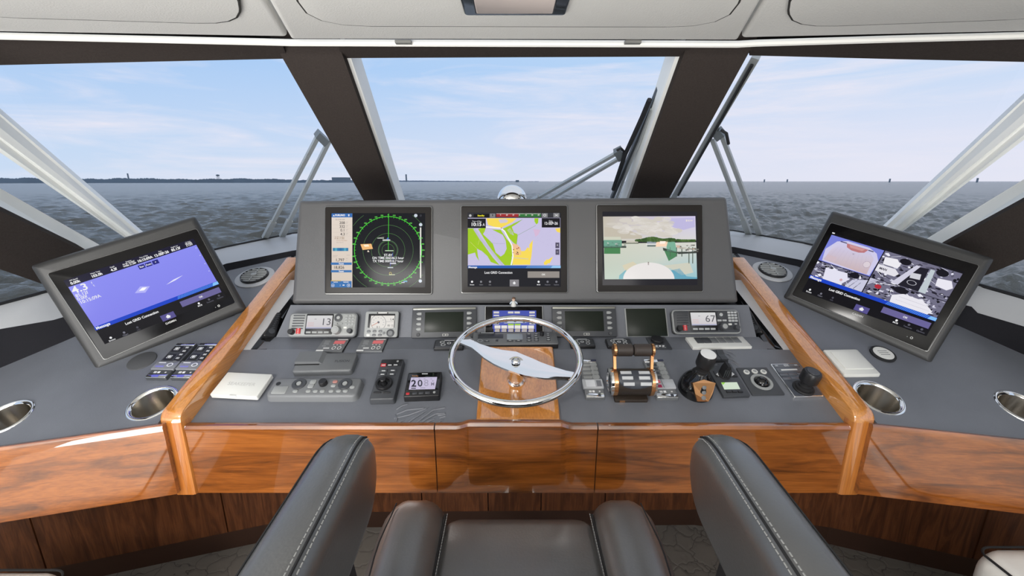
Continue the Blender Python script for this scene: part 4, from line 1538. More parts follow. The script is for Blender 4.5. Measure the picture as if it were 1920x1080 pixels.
for y in (80, 150, 230, 300):
    g.rect(978, y, 984, y + 5, WH)
message_bar(g, 408)
g2 = Gfx(d, 0.0043, False, mp, 'maker_lettering')
g2.text('GARMIN', 500, 596, 16, (200, 200, 198), bold=0.01)
g2.ring(905, 612, 8, 3, (226, 226, 224), 16).disc(875, 614, 3, (160, 160, 158), n=8)

ZR = (1450, 380, 3.484)
d, g, mp = wing_display(1, 'large display on the right wing split into four deck and engine-room camera pictures', [(1560, 392), (1868, 482), (1745, 683), (1465, 560)], 1.59,
                        cr(ZR, [(374, 127), (1352, 408), (1010, 978), (116, 604)]), cr(ZR, [(388, 196), (1248, 452), (1000, 872), (186, 580)]))
g.rect(0, 0, 1000, 560, (14, 13, 18)).up()
g.rect(0, 20, 440, 262, (120, 128, 216)).up()
g.poly([(10, 150), (70, 60), (150, 32), (330, 34), (400, 62), (440, 120), (430, 250), (200, 256), (30, 252)], (206, 202, 232)).up()
g.poly([(36, 240), (60, 110), (110, 62), (340, 60), (400, 110), (408, 250)], None, [(202, 184, 192), (212, 204, 228), (206, 202, 234), (200, 196, 232), (206, 196, 214), (200, 176, 178)])
g.up().poly([(150, 52), (330, 52), (310, 86), (270, 98), (210, 98), (165, 84)], (186, 120, 124)).up().poly([(175, 56), (305, 56), (290, 78), (190, 78)], (206, 150, 150))
g.rect(95, 48, 150, 56, (70, 64, 100)).rect(330, 52, 372, 60, (70, 64, 100)).disc(372, 172, 27, (218, 206, 214), n=22).ring(372, 172, 27, 3, (160, 140, 160), 22).rect(48, 190, 130, 230, (206, 186, 196)).text('18', 236, 128, 12, (120, 100, 120))
for i in range(9):
    g.line([(60 + i * 40, 240), (100 + i * 30, 110)], 1.2, (186, 172, 196))


def engine_room(x0, y0, x1, y1, seed, extra=None):
    """grey machinery picture: pale casings, dark gaps, pipes"""
    rng = random.Random(seed)
    w, h = x1 - x0, y1 - y0
    g.rect(x0, y0, x1, y1, (112, 110, 132)).up()
    for i in range(120):
        x, y = x0 + rng.random() * w, y0 + rng.random() * h
        a, b = rng.uniform(6, 30), rng.uniform(3, 16)
        c = rng.choice([(24, 22, 34), (34, 32, 46), (226, 224, 240), (190, 190, 210), (14, 13, 20), (20, 19, 28), (236, 236, 246), (90, 88, 108)])
        n = rng.randint(4, 7)
        pts = [(min(max(x + a * math.cos(6.283 * k / n) * rng.uniform(.6, 1), x0), x1), min(max(y + b * math.sin(6.283 * k / n) * rng.uniform(.6, 1), y0), y1)) for k in range(n)]
        g.poly(pts, c)
        if i % 20 == 19:
            g.up()
    for i in range(22):
        x, y = x0 + rng.random() * w * .8, y0 + rng.random() * h * .8
        g.line([(x, y), (min(x + rng.uniform(20, 80), x1), min(max(y + rng.uniform(-30, 40), y0), y1))], 4, rng.choice([(236, 236, 246), (30, 28, 40), (200, 200, 216)]))


engine_room(0, 265, 440, 400, 3)
g.up().poly([(90, 300), (270, 290), (300, 345), (260, 400), (110, 400)], (226, 224, 240)).poly([(300, 400), (330, 330), (440, 290), (440, 400)], (200, 200, 222)).disc(330, 290, 40, (20, 18, 30), 26, n=18).line([(330, 395), (370, 320)], 6, (40, 40, 60)).line([(370, 395), (400, 330)], 6, (40, 40, 60)).disc(250, 360, 12, (190, 110, 100), n=9)
engine_room(448, 20, 996, 262, 11)
g.up().poly([(470, 70), (560, 60), (600, 100), (590, 130), (480, 130)], (236, 234, 240)).poly([(450, 140), (580, 140), (620, 170), (600, 200), (450, 200)], (226, 224, 232)).poly([(640, 255), (720, 70), (790, 60), (800, 255)], (30, 28, 40)).up().poly([(600, 250), (700, 60), (730, 62), (650, 255)], (206, 204, 222)).poly([(800, 255), (800, 60), (830, 60), (850, 255)], (190, 200, 206)).poly([(690, 130), (760, 120), (770, 165), (700, 172)], (206, 206, 214)).ring(730, 205, 32, 5, (190, 190, 200), 20, ry=18).disc(620, 62, 42, (20, 18, 28), 26, n=18).disc(880, 62, 42, (20, 18, 28), 28, n=18).poly([(870, 110), (960, 100), (990, 150), (960, 180), (880, 170)], (232, 230, 240)).text('MAN', 500, 178, 18, (40, 38, 54), bold=0.03)
engine_room(448, 265, 996, 404, 23)
g.up().disc(530, 318, 26, (176, 44, 58), 18, n=12).poly([(650, 345), (720, 310), (860, 312), (950, 370), (930, 404), (660, 404)], (232, 230, 238)).disc(690, 290, 54, (22, 20, 30), 26, n=18).poly([(450, 330), (520, 268), (448, 268)], (190, 190, 210)).line([(455, 330), (515, 270)], 3, (90, 90, 110)).line([(450, 315), (500, 268)], 3, (90, 90, 110)).line([(700, 340), (900, 345)], 3, (180, 178, 190)).line([(690, 370), (930, 375)], 3, (180, 178, 190))
g.up().rect(440, 20, 448, 404, (14, 13, 18)).rect(0, 262, 1000, 266, (30, 28, 40)).rect(0, 2, 22, 12, WH)
message_bar(g, 404)
g2 = Gfx(d, 0.0043, False, mp, 'maker_lettering')
g2.text('GARMIN', 500, 596, 16, (200, 200, 198), bold=0.01)
g2.ring(920, 612, 8, 3, (226, 226, 224), 16).disc(890, 614, 3, (160, 160, 158), n=8)

# ------------------------------------------------------------------ instruments on the upright panel
CA, CB, CC = (500, 550, 5.3333), (820, 550, 5.647), (1100, 550, 5.3333)
CDx, CE, CF, CG = (380, 640, 6.0), (640, 640, 6.354), (1070, 620, 7.2), (1240, 630, 6.0)
CH, CI, CJ, CK, CL = (240, 620, 6.0), (1500, 640, 7.2), (830, 570, 4.5), (670, 570, 16.61), (880, 610, 10.667)
UV = lambda d, w=1.0, h=1.0: (lambda x, y: d.uv(x / w, y / h))


def dev(name, label, cat, pl, crop, corners, h, group=None):
    return Dev(name, label, cat, pl, cr(crop, corners), h, group, crop)


def vhf(label, crop, corners, chan, face, keym):
    d = dev('vhf_radio', label, 'radio', INST, crop, corners, 0.026)
    d.slab('body', BLACK, -0.002, 0.020, 0.012, 0.001, foot=-0.002)
    d.slab('rim', MGREY if keym is LGREY else LGREY, 0.014, 0.024, 0.013, 0.003)
    d.slab('face', face, 0.02, 0.026, 0.010, 0.0015, 0.018, 0.05, 0.982, 0.95)
    for i in range(6):
        d.key('speaker_slat', 0.15 - i * 0.002, 0.13 + i * 0.105, 0.165, 0.035, DGREY if i % 1 == 0 else BLACK, t=0.0025, crop=False)
    d.slab('display_surround', BLACK, 0.024, 0.0275, 0.004, 0.001, 0.255, 0.06, 0.655, 0.90)
    for i in range(4):
        d.key('soft_key', 0.315 + i * 0.087, 0.81, 0.07, 0.075, keym, z=0.0275, crop=False)
    W_, D_ = d.W, d.D
    q = d.uv(0.725, 0.22)
    MB().lathe([(0.060 * W_, -0.001), (0.060 * W_, 0.0015), (0.034 * W_, 0.002), (0.033 * W_, 0.0005), (0.001, 0.0005)], DGREY, (q[0], q[1], 0.026), 24).lathe([(0.027 * W_, 0), (0.025 * W_, 0.003), (0.001, 0.003)], keym, (q[0], q[1], 0.026), 16).build('arrow_pad', d.root)
    for x in (0.69, 0.765):
        d.key('key', x, 0.46, 0.062, 0.075, keym, crop=False)
    for r in range(4):
        for c in range(3):
            d.key('key', 0.845 + c * 0.048, 0.13 + r * 0.115, 0.04, 0.085, keym, crop=False)
    d.key('key', 0.84, 0.62, 0.05, 0.075, WHITE, crop=False)
    d.key('key', 0.925, 0.61, 0.036, 0.06, keym, crop=False)
    d.knob('channel_knob', 0.724, 0.74, 0.062 * W_, 0.020, face if keym is LGREY else DGREY, crop=False, top=LGREY)
    d.knob('volume_knob', 0.918, 0.77, 0.036 * W_, 0.016, DGREY, crop=False)
    d.knob('squelch_knob', 0.075, 0.80, 0.042 * W_, 0.017, BLACK, crop=False)
    d.key('distress_cover', 0.165, 0.76, 0.06, 0.22, RED, t=0.004, crop=False)
    g = Gfx(d, 0.0277, True, UV(d))
    g.rect(0.27, 0.13, 0.64, 0.66, (214, 214, 214), (206, 200, 204)).up().text(chan, 0.555, 0.52, 0.27, (92, 92, 96), sx=0.40)
    for i in range(3):
        g.rect(0.29, 0.42 + i * .06, 0.29 + .09, 0.435 + i * .06, (214, 176, 176))
    g.rect(0.38, 0.27, 0.41, 0.285, (120, 120, 124)).rect(0.27, 0.61, 0.64, 0.66, (170, 172, 196))
    g2 = Gfx(d, 0.0262, False, UV(d), 'key_marks')
    for i in range(4):
        g2.rect(0.155, 0.66 + i * .06, 0.176, 0.68 + i * .06, (236, 200, 200))
    g2.z = 0.0302
    return d


vhf('silver-faced VHF radio showing channel 13, at the left end of the instrument panel', CA, [(235, 193), (912, 190), (886, 437), (193, 438)], '13', LGREY, LGREY)
vhf('dark-faced VHF radio showing channel 67, at the right end of the instrument panel', CC, [(848, 164), (1512, 160), (1562, 402), (878, 405)], '67', DGREY, mat('key_grey', lin(176, 178, 178), 0.4))

# speed and trip gauge
d = dev('speed_gauge', 'grey dial gauge reading 1.4, just right of the silver radio', 'gauge', INST, CK, [(285, 225), (1310, 225), (1215, 1030), (165, 1035)], 0.022)
d.slab('body', BLACK, -0.002, 0.018, 0.004, 0.001)
d.slab('face', LGREY, 0.012, 0.022, 0.006, 0.002)
d.slab('display_recess', BLACK, 0.02, 0.0224, 0.002, 0.0003, 0.10, 0.10, 0.90, 0.64)
for x, y in ((355, 855), (535, 850), (718, 850), (340, 970), (518, 970), (702, 968)):
    d.key('key', x, y, 120, 80, WHITE if (x, y) == (340, 970) else MGREY, t=0.002, r=0.004)
d.knob('arrow_pad', 1030, 905, 120, 0.003, DGREY, top=MGREY)
d.knob('key', 828, 905, 42, 0.002, MGREY)
g = Gfx(d, 0.0226, True)
g.poly([(430, 365), (1165, 360), (1130, 742), (385, 750)], (230, 226, 220)).up()
g.ring(655, 575, 235, 10, (96, 98, 104), 40, clip=(380, 360, 1170, 746)).up()
for i in range(9):
    a = math.radians(150 + i * 30)
    x, y = 660 + 165 * math.cos(a), 575 + 150 * math.sin(a)
    g.rect(x - 18, y - 12, x + 18, y + 10, (190, 190, 192))
g.line([(455, 680), (650, 575)], 14, (206, 110, 70)).disc(660, 570, 34, (110, 112, 120)).rect(905, 548, 1150, 556, (150, 150, 152))
g.text('1.4', 1080, 512, 66, (60, 62, 66), bold=0.02).text('85 12', 1030, 700, 60, (70, 72, 76), sx=0.9).text('0 1', 655, 748, 58, (70, 72, 76), bold=0.01)
g2 = Gfx(d, 0.0222, False, None, 'printed_marks')
g2.rect(615, 258, 965, 300, (24, 24, 26)).up().rect(650, 264, 930, 294, (226, 222, 218))


def engine_display(label, crop, corners):
    d = dev('engine_display', label, 'display', INST, crop, corners, 0.012, 'engine displays')
    d.slab('frame', DGREY, -0.002, 0.012, 0.003, 0.001)
    d.slab('top_strip', mat('brushed_strip', lin(150, 150, 142), 0.3, metal=0.7), 0.011, 0.0126, 0.001, 0.0003, 0.01, 0.01, 0.99, 0.075)
    d.slab('screen_glass', LCDOFF, 0.011, 0.0128, 0.001, 0.0003, 0.20, 0.16, 0.80, 0.82)
    for x, s in ((0.105, -1), (0.895, 1)):
        for y in (0.21, 0.38, 0.55, 0.72):
            q = d.uv(x, y)
            w, h = 0.042 * d.W, 0.045 * d.D
            pts = [(q[0] - w * s, q[1] - h), (q[0] + w * .3 * s, q[1] - h), (q[0] + w * s, q[1]), (q[0] + w * .3 * s, q[1] + h), (q[0] - w * s, q[1] + h)]
            mb = MB()
            soft_slab(mb, pts, 0.011, 0.0145, 0.001, LGREY, 0.0008, 2)
            mb.build('arrow_key', d.root)
        d.knob('power_key', x, 0.90, 0.028 * d.W, 0.003, DGREY, crop=False)
    g = Gfx(d, 0.0121, False, UV(d), 'printed_marks')
    g.rect(0.48, 0.885, 0.57, 0.955, (196, 196, 190)).up().rect(0.485, 0.895, 0.522, 0.945, (60, 62, 64)).rect(0.53, 0.895, 0.565, 0.945, (90, 90, 92))
    return d


engine_display('unlit engine display with pointed keys, left of the blue touchscreen', CA, [(1465, 143), (2098, 136), (2094, 434), (1438, 448)])
engine_display('unlit engine display with pointed keys, right of the blue touchscreen', CB, [(1213, 140), (1882, 138), (1912, 458), (1222, 458)])

d = dev('touchscreen', 'blue touchscreen with rows of pale buttons behind the top of the steering wheel', 'touchscreen', INST, CB, [(503, 138), (1112, 130), (1130, 412), (503, 412)], 0.008)
d.slab('rim', LGREY, -0.002, 0.007, 0.002, 0.001)
d.slab('bezel', DISPLAYGLASS, 0.004, 0.008, 0.002, 0.0005, 0.012, 0.02, 0.985, 1)
g = Gfx(d, 0.0081, True)
g.rect(585, 182, 1047, 408, (72, 84, 170), (84, 96, 176)).up()
for x in (625, 777, 845, 1003):
    g.rect(x - 29, 193, x + 29, 215, (222, 218, 214)).rect(x - 29, 205, x + 29, 215, (170, 168, 172))
for x in (625, 1003):
    g.rect(x - 29, 228, x + 29, 240, (222, 218, 214)).rect(x - 29, 315, x + 29, 330, (200, 198, 200))
g.poly([(740, 300), (890, 296), (950, 312), (700, 318)], (190, 196, 214))
for i in range(6):
    x = 637 + i * 71
    g.rect(x - 31, 340, x + 31, 375, (232, 228, 222)).rect(x - 31, 366, x + 31, 375, (186, 180, 174)).rect(x - 24, 378, x + 28, 390, (190, 176, 150)).rect(x - 28, 394, x + 26, 406, (206, 196, 176))
    if i in (2, 3):
        g.rect(x - 31, 322, x + 31, 338, (164, 204, 66))
for x in np.linspace(590, 1030, 7):
    g.rect(x - 5, 376, x + 5, 408, (40, 36, 34))

d = dev('blank_display', 'unlit black display panel between the engine display and the dark radio', 'display', INST, CC, [(372, 150), (785, 147), (830, 430), (410, 433)], 0.005)
d.slab('frame', LGREY, -0.002, 0.004, 0.001, 0.0005)
d.slab('glass', LCDOFF, 0.003, 0.005, 0.001, 0.0004, 0.025, 0.012, 0.975, 0.99)

# hand microphones hanging in the recess at either end
for s, corners, lab in ((-1, [(519, 586), (528, 588), (516, 633), (492, 631)], 'black hand microphone hung in the recess left of the silver radio'),
                        (1, [(1397, 581), (1408, 583), (1432, 625), (1410, 626)], 'black hand microphone hung in the recess right of the dark radio')):
    st = sloped(0.45, -0.55 - 0.45 * 1.347)
    xin0, xin1 = (-0.882, -0.850) if s < 0 else (0.915, 0.885)
    a, b_, c = onpl(st, xin0, 1.346), onpl(st, xin1, 1.70), np.array([(-0.80 if s < 0 else 0.835), 1.50, ZC - 0.55])
    pl = Plane((a + b_ + c) / 3, (c - a) if s < 0 else (a - c), b_ - a)
    if pl.n[2] < 0:
        pl.n = -pl.n
        pl.y = np.cross(pl.n, pl.x)
    pts = [pl.loc(pl.hit(u, v, 0.01))[:2] for u, v in corners]
    root = empty('hand_microphone', pl.matrix())
    tag(root, lab, 'microphone')
    mb = MB()
    soft_slab(mb, pts[::-1], 0.0, 0.018, 0.005, BLACK, 0.008)
    mb.build('body', root)
    q0, q1 = (pts[0] + pts[1]) / 2, (pts[2] + pts[3]) / 2
    for i in range(7):
        t = 0.12 + i * 0.09
        p = q0 * (1 - t) + q1 * t
        MB().rprism(p[0] - 0.006, p[1] - 0.0018, p[0] + 0.006, p[1] + 0.0018, 0.017, 0.0195, DGREY, 0.001, 0.0005, 2).build('key', root)
    p = q0 * 0.2 + q1 * 0.8
    MB().lathe([(0.011, 0.017), (0.0105, 0.0195), (0.001, 0.0195)], DGREY, (p[0], p[1], 0), 16).build('speaker_grille', root)

# little white figurine standing on the ledge under the chart display
p = P(963, 574, y=1.476)
fig = empty('figurine', Matrix.Translation(tuple(p)))
tag(fig, 'tiny white toy figurine standing on the ledge below the chart display', 'figurine')
MB().lathe([(0.011, 0), (0.009, 0.008), (0.0065, 0.017), (0.004, 0.020)], WHITE, seg=12).build('robe', fig)
MB().lathe([(0.002, 0.019), (0.0055, 0.021), (0.0062, 0.026), (0.0048, 0.030), (0.001, 0.031)], mat('toy_skin', lin(220, 190, 170), 0.4), seg=12).build('head', fig)
MB().lathe([(0.0062, 0.027), (0.005, 0.0315), (0.001, 0.033)], mat('toy_hair', lin(120, 90, 70), 0.5), seg=10).build('hair', fig)
for s in (-1, 1):
    MB().tube([(s * 0.005, 0, 0.017), (s * 0.011, -0.002, 0.013), (s * 0.013, -0.005, 0.009)], [0.0026, 0.0024, 0.002], mat('toy_sleeve', lin(200, 214, 226), 0.4), 6).build('arm', fig)

# ------------------------------------------------------------------ the narrow switch shelf
for i, (cn, lab) in enumerate((([(585, 455), (838, 455), (758, 579), (470, 580)], 'flat alarm panel with pink readout, below the silver radio'),
                               ([(980, 455), (1213, 452), (1156, 577), (864, 580)], 'flat alarm panel with pink readout, below the dial gauge'))):
    d = dev('alarm_panel', lab, 'alarm panel', TIER, CA, cn, 0.004, 'alarm panels on the shelf')
    d.slab('plate', MGREY, -0.001, 0.004, 0.002, 0.0006)
    d.slab('dark_edge', RUBBER, -0.001, 0.0042, 0.0005, 0.0003, 0.975, 0.0, 1.0, 1.0)
    g = Gfx(d, 0.0041, False, UV(d), 'printed_marks')
    g.rect(0.48, 0.16, 0.88, 0.42, (228, 118, 120)).rect(0.55, 0.03, 0.93, 0.11, (222, 214, 214))
    for k in range(4):
        g.rect(0.1 + .01 * k, 0.16 + k * .09, 0.3 + .03 * (k % 2), 0.185 + k * .09, (182, 184, 184))
    for k in range(3):
        g.rect(0.50 + k * .13, 0.47, 0.55 + k * .13, 0.53, (222, 214, 214))
    g.rect(0.22, 0.72, 0.44, 0.80, (232, 232, 230)).rect(0.02, 0.89, 0.28, 0.99, (240, 240, 238)).rect(0.12, 0.58, 0.26, 0.61, (182, 184, 184))
    for x in (0.60, 0.80):
        g.ring(x, 0.74, 0.06, 0.022, (232, 232, 230), 16, ry=0.11)


def control_pad(label, px):
    d = dev('control_pad', label, 'control pad', TIER, (0, 0, 1), px, 0.012, 'trim pads on the shelf')
    d.slab('body', BLACK, -0.001, 0.010, 0.004, 0.002)
    d.slab('keypad', DGREY, 0.008, 0.012, 0.004, 0.001, 0.03, 0.03, 0.97, 0.93)
    g = Gfx(d, 0.0121, False, UV(d), 'key_marks')
    WC = (206, 208, 208)
    g.rect(0.32, 0.12, 0.72, 0.20, WC)
    for x in (0.26, 0.74):
        g.ring(x, 0.36, 0.07, 0.025, WC, 14, ry=0.12).ring(x + (0.05 if x < .5 else -0.02), 0.68, 0.07, 0.025, WC, 14, ry=0.12)
    g.ring(0.5, 0.48, 0.055, 0.03, WC, 14, ry=0.1)


control_pad('small dark trim pad left of the steering wheel rim on the shelf', [(817, 636), (870, 636), (869, 651), (812, 652)])
control_pad('small dark trim pad just inside the right of the steering wheel rim', [(1070, 634), (1112, 634), (1117, 648), (1067, 649)])
control_pad('small dark trim pad just behind the throttle handles', [(1138, 634), (1181, 634), (1188, 648), (1136, 649)])

d = dev('hailer_box', 'long grey control box with small screen and knob behind the steering wheel', 'control box', TIER, CL, [(88, 140), (1738, 128), (1776, 362), (50, 384)], 0.020)
d.slab('body', BLACK, -0.001, 0.017, 0.004, 0.0005)
d.slab('face', MGREY, 0.015, 0.020, 0.004, 0.0012)
d.slab('label_panel', DGREY, 0.019, 0.0206, 0.002, 0.0003, 0.06, 0.18, 0.36, 0.54)
d.slab('screen', mat('grey_lcd', lin(150, 158, 164), 0.3), 0.019, 0.0206, 0.001, 0.0003, 0.405, 0.17, 0.59, 0.62)
for x, y, w, h in ((815, 315, 130, 26), (985, 315, 135, 26), (1195, 312, 100, 24), (1340, 183, 80, 20), (1330, 218, 80, 20), (1338, 266, 95, 26), (1342, 308, 95, 22), (1570, 178, 75, 18), (1572, 210, 80, 18), (1578, 262, 75, 20), (1582, 302, 75, 20), (1190, 222, 95, 110), (350, 322, 100, 24), (550, 308, 46, 38)):
    d.key('key', x, y, w, h, DGREY, t=0.0018)
d.knob('knob', 1450, 195, 44, 0.012, BLACK)
g = Gfx(d, 0.0201, False, None, 'printed_marks')
g.rect(210, 152, 510, 172, (28, 28, 30)).up().rect(232, 156, 490, 168, (206, 208, 208)).ring(215, 318, 46, 10, (196, 198, 200), 20, ry=26)
g.z = 0.0222
g.up()
for x, y in ((815, 315), (985, 315), (1195, 312), (1340, 183), (1330, 218), (1338, 266), (1342, 308), (1570, 178), (1572, 210), (1578, 262), (1582, 302), (350, 322), (1188, 186), (1190, 262)):
    g.rect(x - 24, y - 5, x + 24, y + 5, (206, 208, 208))

d = dev('wiper_dial', 'dark square plate with a scalloped round knob on the shelf', 'knob', TIER, CF, [(1005, 88), (1270, 86), (1378, 245), (1108, 247)], 0.003)
d.slab('plate', DGREY, -0.001, 0.003, 0.001, 0.0005)
q = d.c(1166, 138)
rk = d.k(84)
mb = MB()
mb.loft([[np.array([q[0] + rr * (1 + 0.05 * math.cos(8 * a)) * math.cos(a), q[1] + rr * (1 + 0.05 * math.cos(8 * a)) * math.sin(a), z]) for a in np.linspace(0, 2 * math.pi, 48, endpoint=False)] for rr, z in ((rk, 0.002), (rk, 0.011), (rk * 0.9, 0.013), (rk * 0.55, 0.0135))], BLACK)
mb.build('knob', d.root)
g = Gfx(d, 0.0031, False, None, 'printed_marks')
for x in (1160, 1205, 1250):
    g.rect(x - 14, 198, x + 14, 218, (226, 226, 224))
g.rect(1140, 224, 1190, 228, (206, 206, 204)).rect(1235, 224, 1288, 228, (206, 206, 204))
d = dev('rocker_strip', 'pale switch strip with six grey rockers below the dark radio', 'switches', TIER, CC, [(992, 438), (1572, 428), (1642, 533), (1058, 541)], 0.009)
d.slab('plate', WHITE, -0.001, 0.009, 0.002, 0.0015)
for i in range(6):
    d.key('rocker', 0.19 + i * 0.128, 0.36, 0.118, 0.52, DGREY if i < 2 else MGREY, t=0.0025 if i < 2 else 0.0015, crop=False)

# ------------------------------------------------------------------ left part of the dash
d = dev('stabiliser_display', 'closed white square box with embossed lettering at the left end of the dash', 'box', DASH, CDx, [(265, 344), (770, 366), (622, 628), (92, 598)], 0.020)
d.slab('base', BLACK, -0.001, 0.006, 0.003, 0.0005, 0.04, 0.04, 0.96, 0.97)
d.slab('lid', WHITE, 0.006, 0.020, 0.004, 0.0022)
d.key('latch', 0.49, 0.985, 0.15, 0.07, WHITE, z=0.014, t=0.0065, crop=False)
g = Gfx(d, 0.0199, False, UV(d), 'embossed_lettering')
g.text('SEAKEEPER', 0.5, 0.56, 0.13, (190, 190, 186), bold=0.01, sx=0.64)

d = dev('media_dock', 'dark grey media dock with a raised flap, behind the wide remote panel', 'dock', DASH, CDx, [(1085, 130), (1752, 124), (1662, 322), (1008, 345)], 0.022)
DOCK = mat('dock_grey', lin(98, 100, 102), 0.42)
d.slab('body', DOCK, -0.001, 0.022, 0.010, 0.005)
a, b_ = d.uv(0.0, 0.62), d.uv(0.48, 0.02)
MB().hexa([(a[0], a[1], 0.020), (b_[0], a[1], 0.020), (b_[0], b_[1], 0.020), (a[0], b_[1], 0.020)],
          [(a[0] + .002, a[1] + .002, 0.031), (a[0] + 0.076, a[1] + .002, 0.031), (a[0] + 0.076, b_[1], 0.031), (a[0] + .002, b_[1], 0.031)], DOCK).build('flap', d.root, smooth=False)
d.slab('slot', RUBBER, 0.021, 0.0225, 0.001, 0.0002, 0.0, 0.60, 0.42, 0.68)
g = Gfx(d, 0.0221, False, UV(d), 'printed_lettering')
g.text('FUSION', 0.79, 0.55, 0.12, (52, 54, 58), sx=0.42, bold=0.0)

d = dev('helm_remote', 'wide grey control panel with two round pads and a middle knob, at the front left', 'control panel', DASH, CDx, [(828, 408), (1802, 404), (1722, 618), (690, 612)], 0.022)
d.slab('body', MGREY, -0.001, 0.022, 0.014, 0.006, foot=0.004)
d.knob('socket', 852, 476, 27, 0.0006, BLACK)
d.key('card_lid', 868, 548, 160, 82, LGREY, t=0.0012, r=0.003)
for x in (1085, 1603):
    q = d.c(x, 480)
    r = d.k(78)
    MB().lathe([(r, -0.001), (r, 0.002), (r * .93, 0.0032), (r * 0.5, 0.0036), (r * 0.46, 0.001), (0.0001, 0.001)], DGREY, (q[0], q[1], 0.022), 32).lathe([(r * .36, 0.0), (r * .33, 0.0045), (0.0001, 0.0045)], LGREY, (q[0], q[1], 0.022), 20).build('round_pad', d.root)
d.knob('tuning_knob', 1360, 480, 46, 0.014, BLACK)
d.key('rocker', 1244, 460, 66, 46, LGREY, t=0.0025, r=0.004)
d.key('rocker', 1218, 504, 66, 44, LGREY, t=0.0025, r=0.004)
for x, y, m in [(1043, 563, LGREY), (1190, 563, LGREY), (1270, 563, LGREY), (1348, 563, LGREY), (1447, 562, LGREY), (1530, 561, LGREY), (1607, 561, LGREY), (1492, 456, mat('dusty_red_key', lin(170, 120, 112), 0.4)), (1472, 502, LGREY), (1683, 518, LGREY)]:
    d.key('key', x, y, 58, 30, m, t=0.0025, r=0.005)

d = dev('joystick_remote', 'tall dark grey remote with a round joystick and a red key', 'remote control', DASH, CE, [(478, 212), (738, 208), (632, 684), (328, 690)], 0.022)
d.slab('body', DGREY, -0.001, 0.022, 0.005, 0.003, foot=0.002)
d.slab('top_band', BLACK, 0.021, 0.0225, 0.002, 0.0003, 0.04, 0.02, 0.96, 0.20)
for x, y, w, h, m in ((503, 284, 62, 32, RED), (578, 284, 60, 28, BLACK), (646, 282, 58, 28, BLACK), (503, 352, 92, 30, DGREY), (612, 348, 92, 30, DGREY), (490, 394, 88, 30, DGREY), (600, 392, 88, 30, DGREY), (428, 613, 92, 14, BLACK), (540, 611, 92, 14, BLACK)):
    d.key('key', x, y, w, h, m, z=0.0225, t=0.002)
q = d.c(510, 510)
r = d.k(98)
MB().lathe([(r, -0.001), (r, 0.006), (r * .95, 0.0085), (r * .7, 0.0085), (r * .66, 0.002), (0.0001, 0.002)], BLACK, (q[0], q[1], 0.022), 32).build('dial_ring', d.root)
MB().lathe([(r * .42, 0.002), (r * .26, 0.010), (r * .3, 0.018), (r * .36, 0.022), (r * .3, 0.025), (0.0001, 0.0255)], BLACK, (q[0], q[1], 0.022), 24).build('joystick', d.root)
d.knob('power_key', 672, 240, 14, 0.002, LGREY)
g = Gfx(d, 0.0247, False, None, 'key_marks')
for x, y in ((503, 284), (578, 284), (646, 282), (503, 352), (612, 348), (490, 394), (600, 392)):
    g.rect(x - 22, y - 7, x + 22, y + 5, (196, 198, 198))

d = dev('autopilot_display', 'small black display reading 208 degrees M, left of the steering wheel', 'display', DASH, CE, [(800, 372), (1196, 360), (1164, 645), (738, 660)], 0.022)
d.slab('body', BLACK, -0.001, 0.022, 0.003, 0.002, foot=0.001)
d.slab('glass', GLOSSBLACK, 0.021, 0.0225, 0.002, 0.0003, 0.03, 0.04, 0.97, 0.78)
for x, m in ((792, RED), (875, DGREY), (950, DGREY), (1028, DGREY)):
    d.key('key', x, 625 - (x - 792) * 0.05, 56 if x > 800 else 40, 22, m, t=0.002)
d.knob('power_key', 1108, 608, 15, 0.002, LGREY)
g = Gfx(d, 0.0226, True)
g.poly([(832, 432), (1142, 425), (1116, 570), (803, 576)], (196, 188, 214)).up()
g.text('2', 863, 540, 76, (52, 52, 62), bold=0.03, sx=1.1).text('0', 938, 538, 76, (62, 62, 72), bold=0.02, sx=1.1).text('8', 1012, 534, 76, (160, 156, 176), sx=1.1).text('o', 1090, 480, 22, (120, 116, 134), bold=0.01).text('M', 1088, 528, 38, (120, 116, 134), bold=0.01)
g.rect(832, 555, 888, 566, (60, 60, 70)).rect(940, 552, 1000, 560, (150, 146, 166)).text('Standby', 880, 420, 16, (190, 140, 96)).rect(960, 384, 1030, 392, (220, 220, 222))
for x in (850, 920, 980, 1060):
    g.rect(x, 445, x + 22, 452, (150, 146, 166))


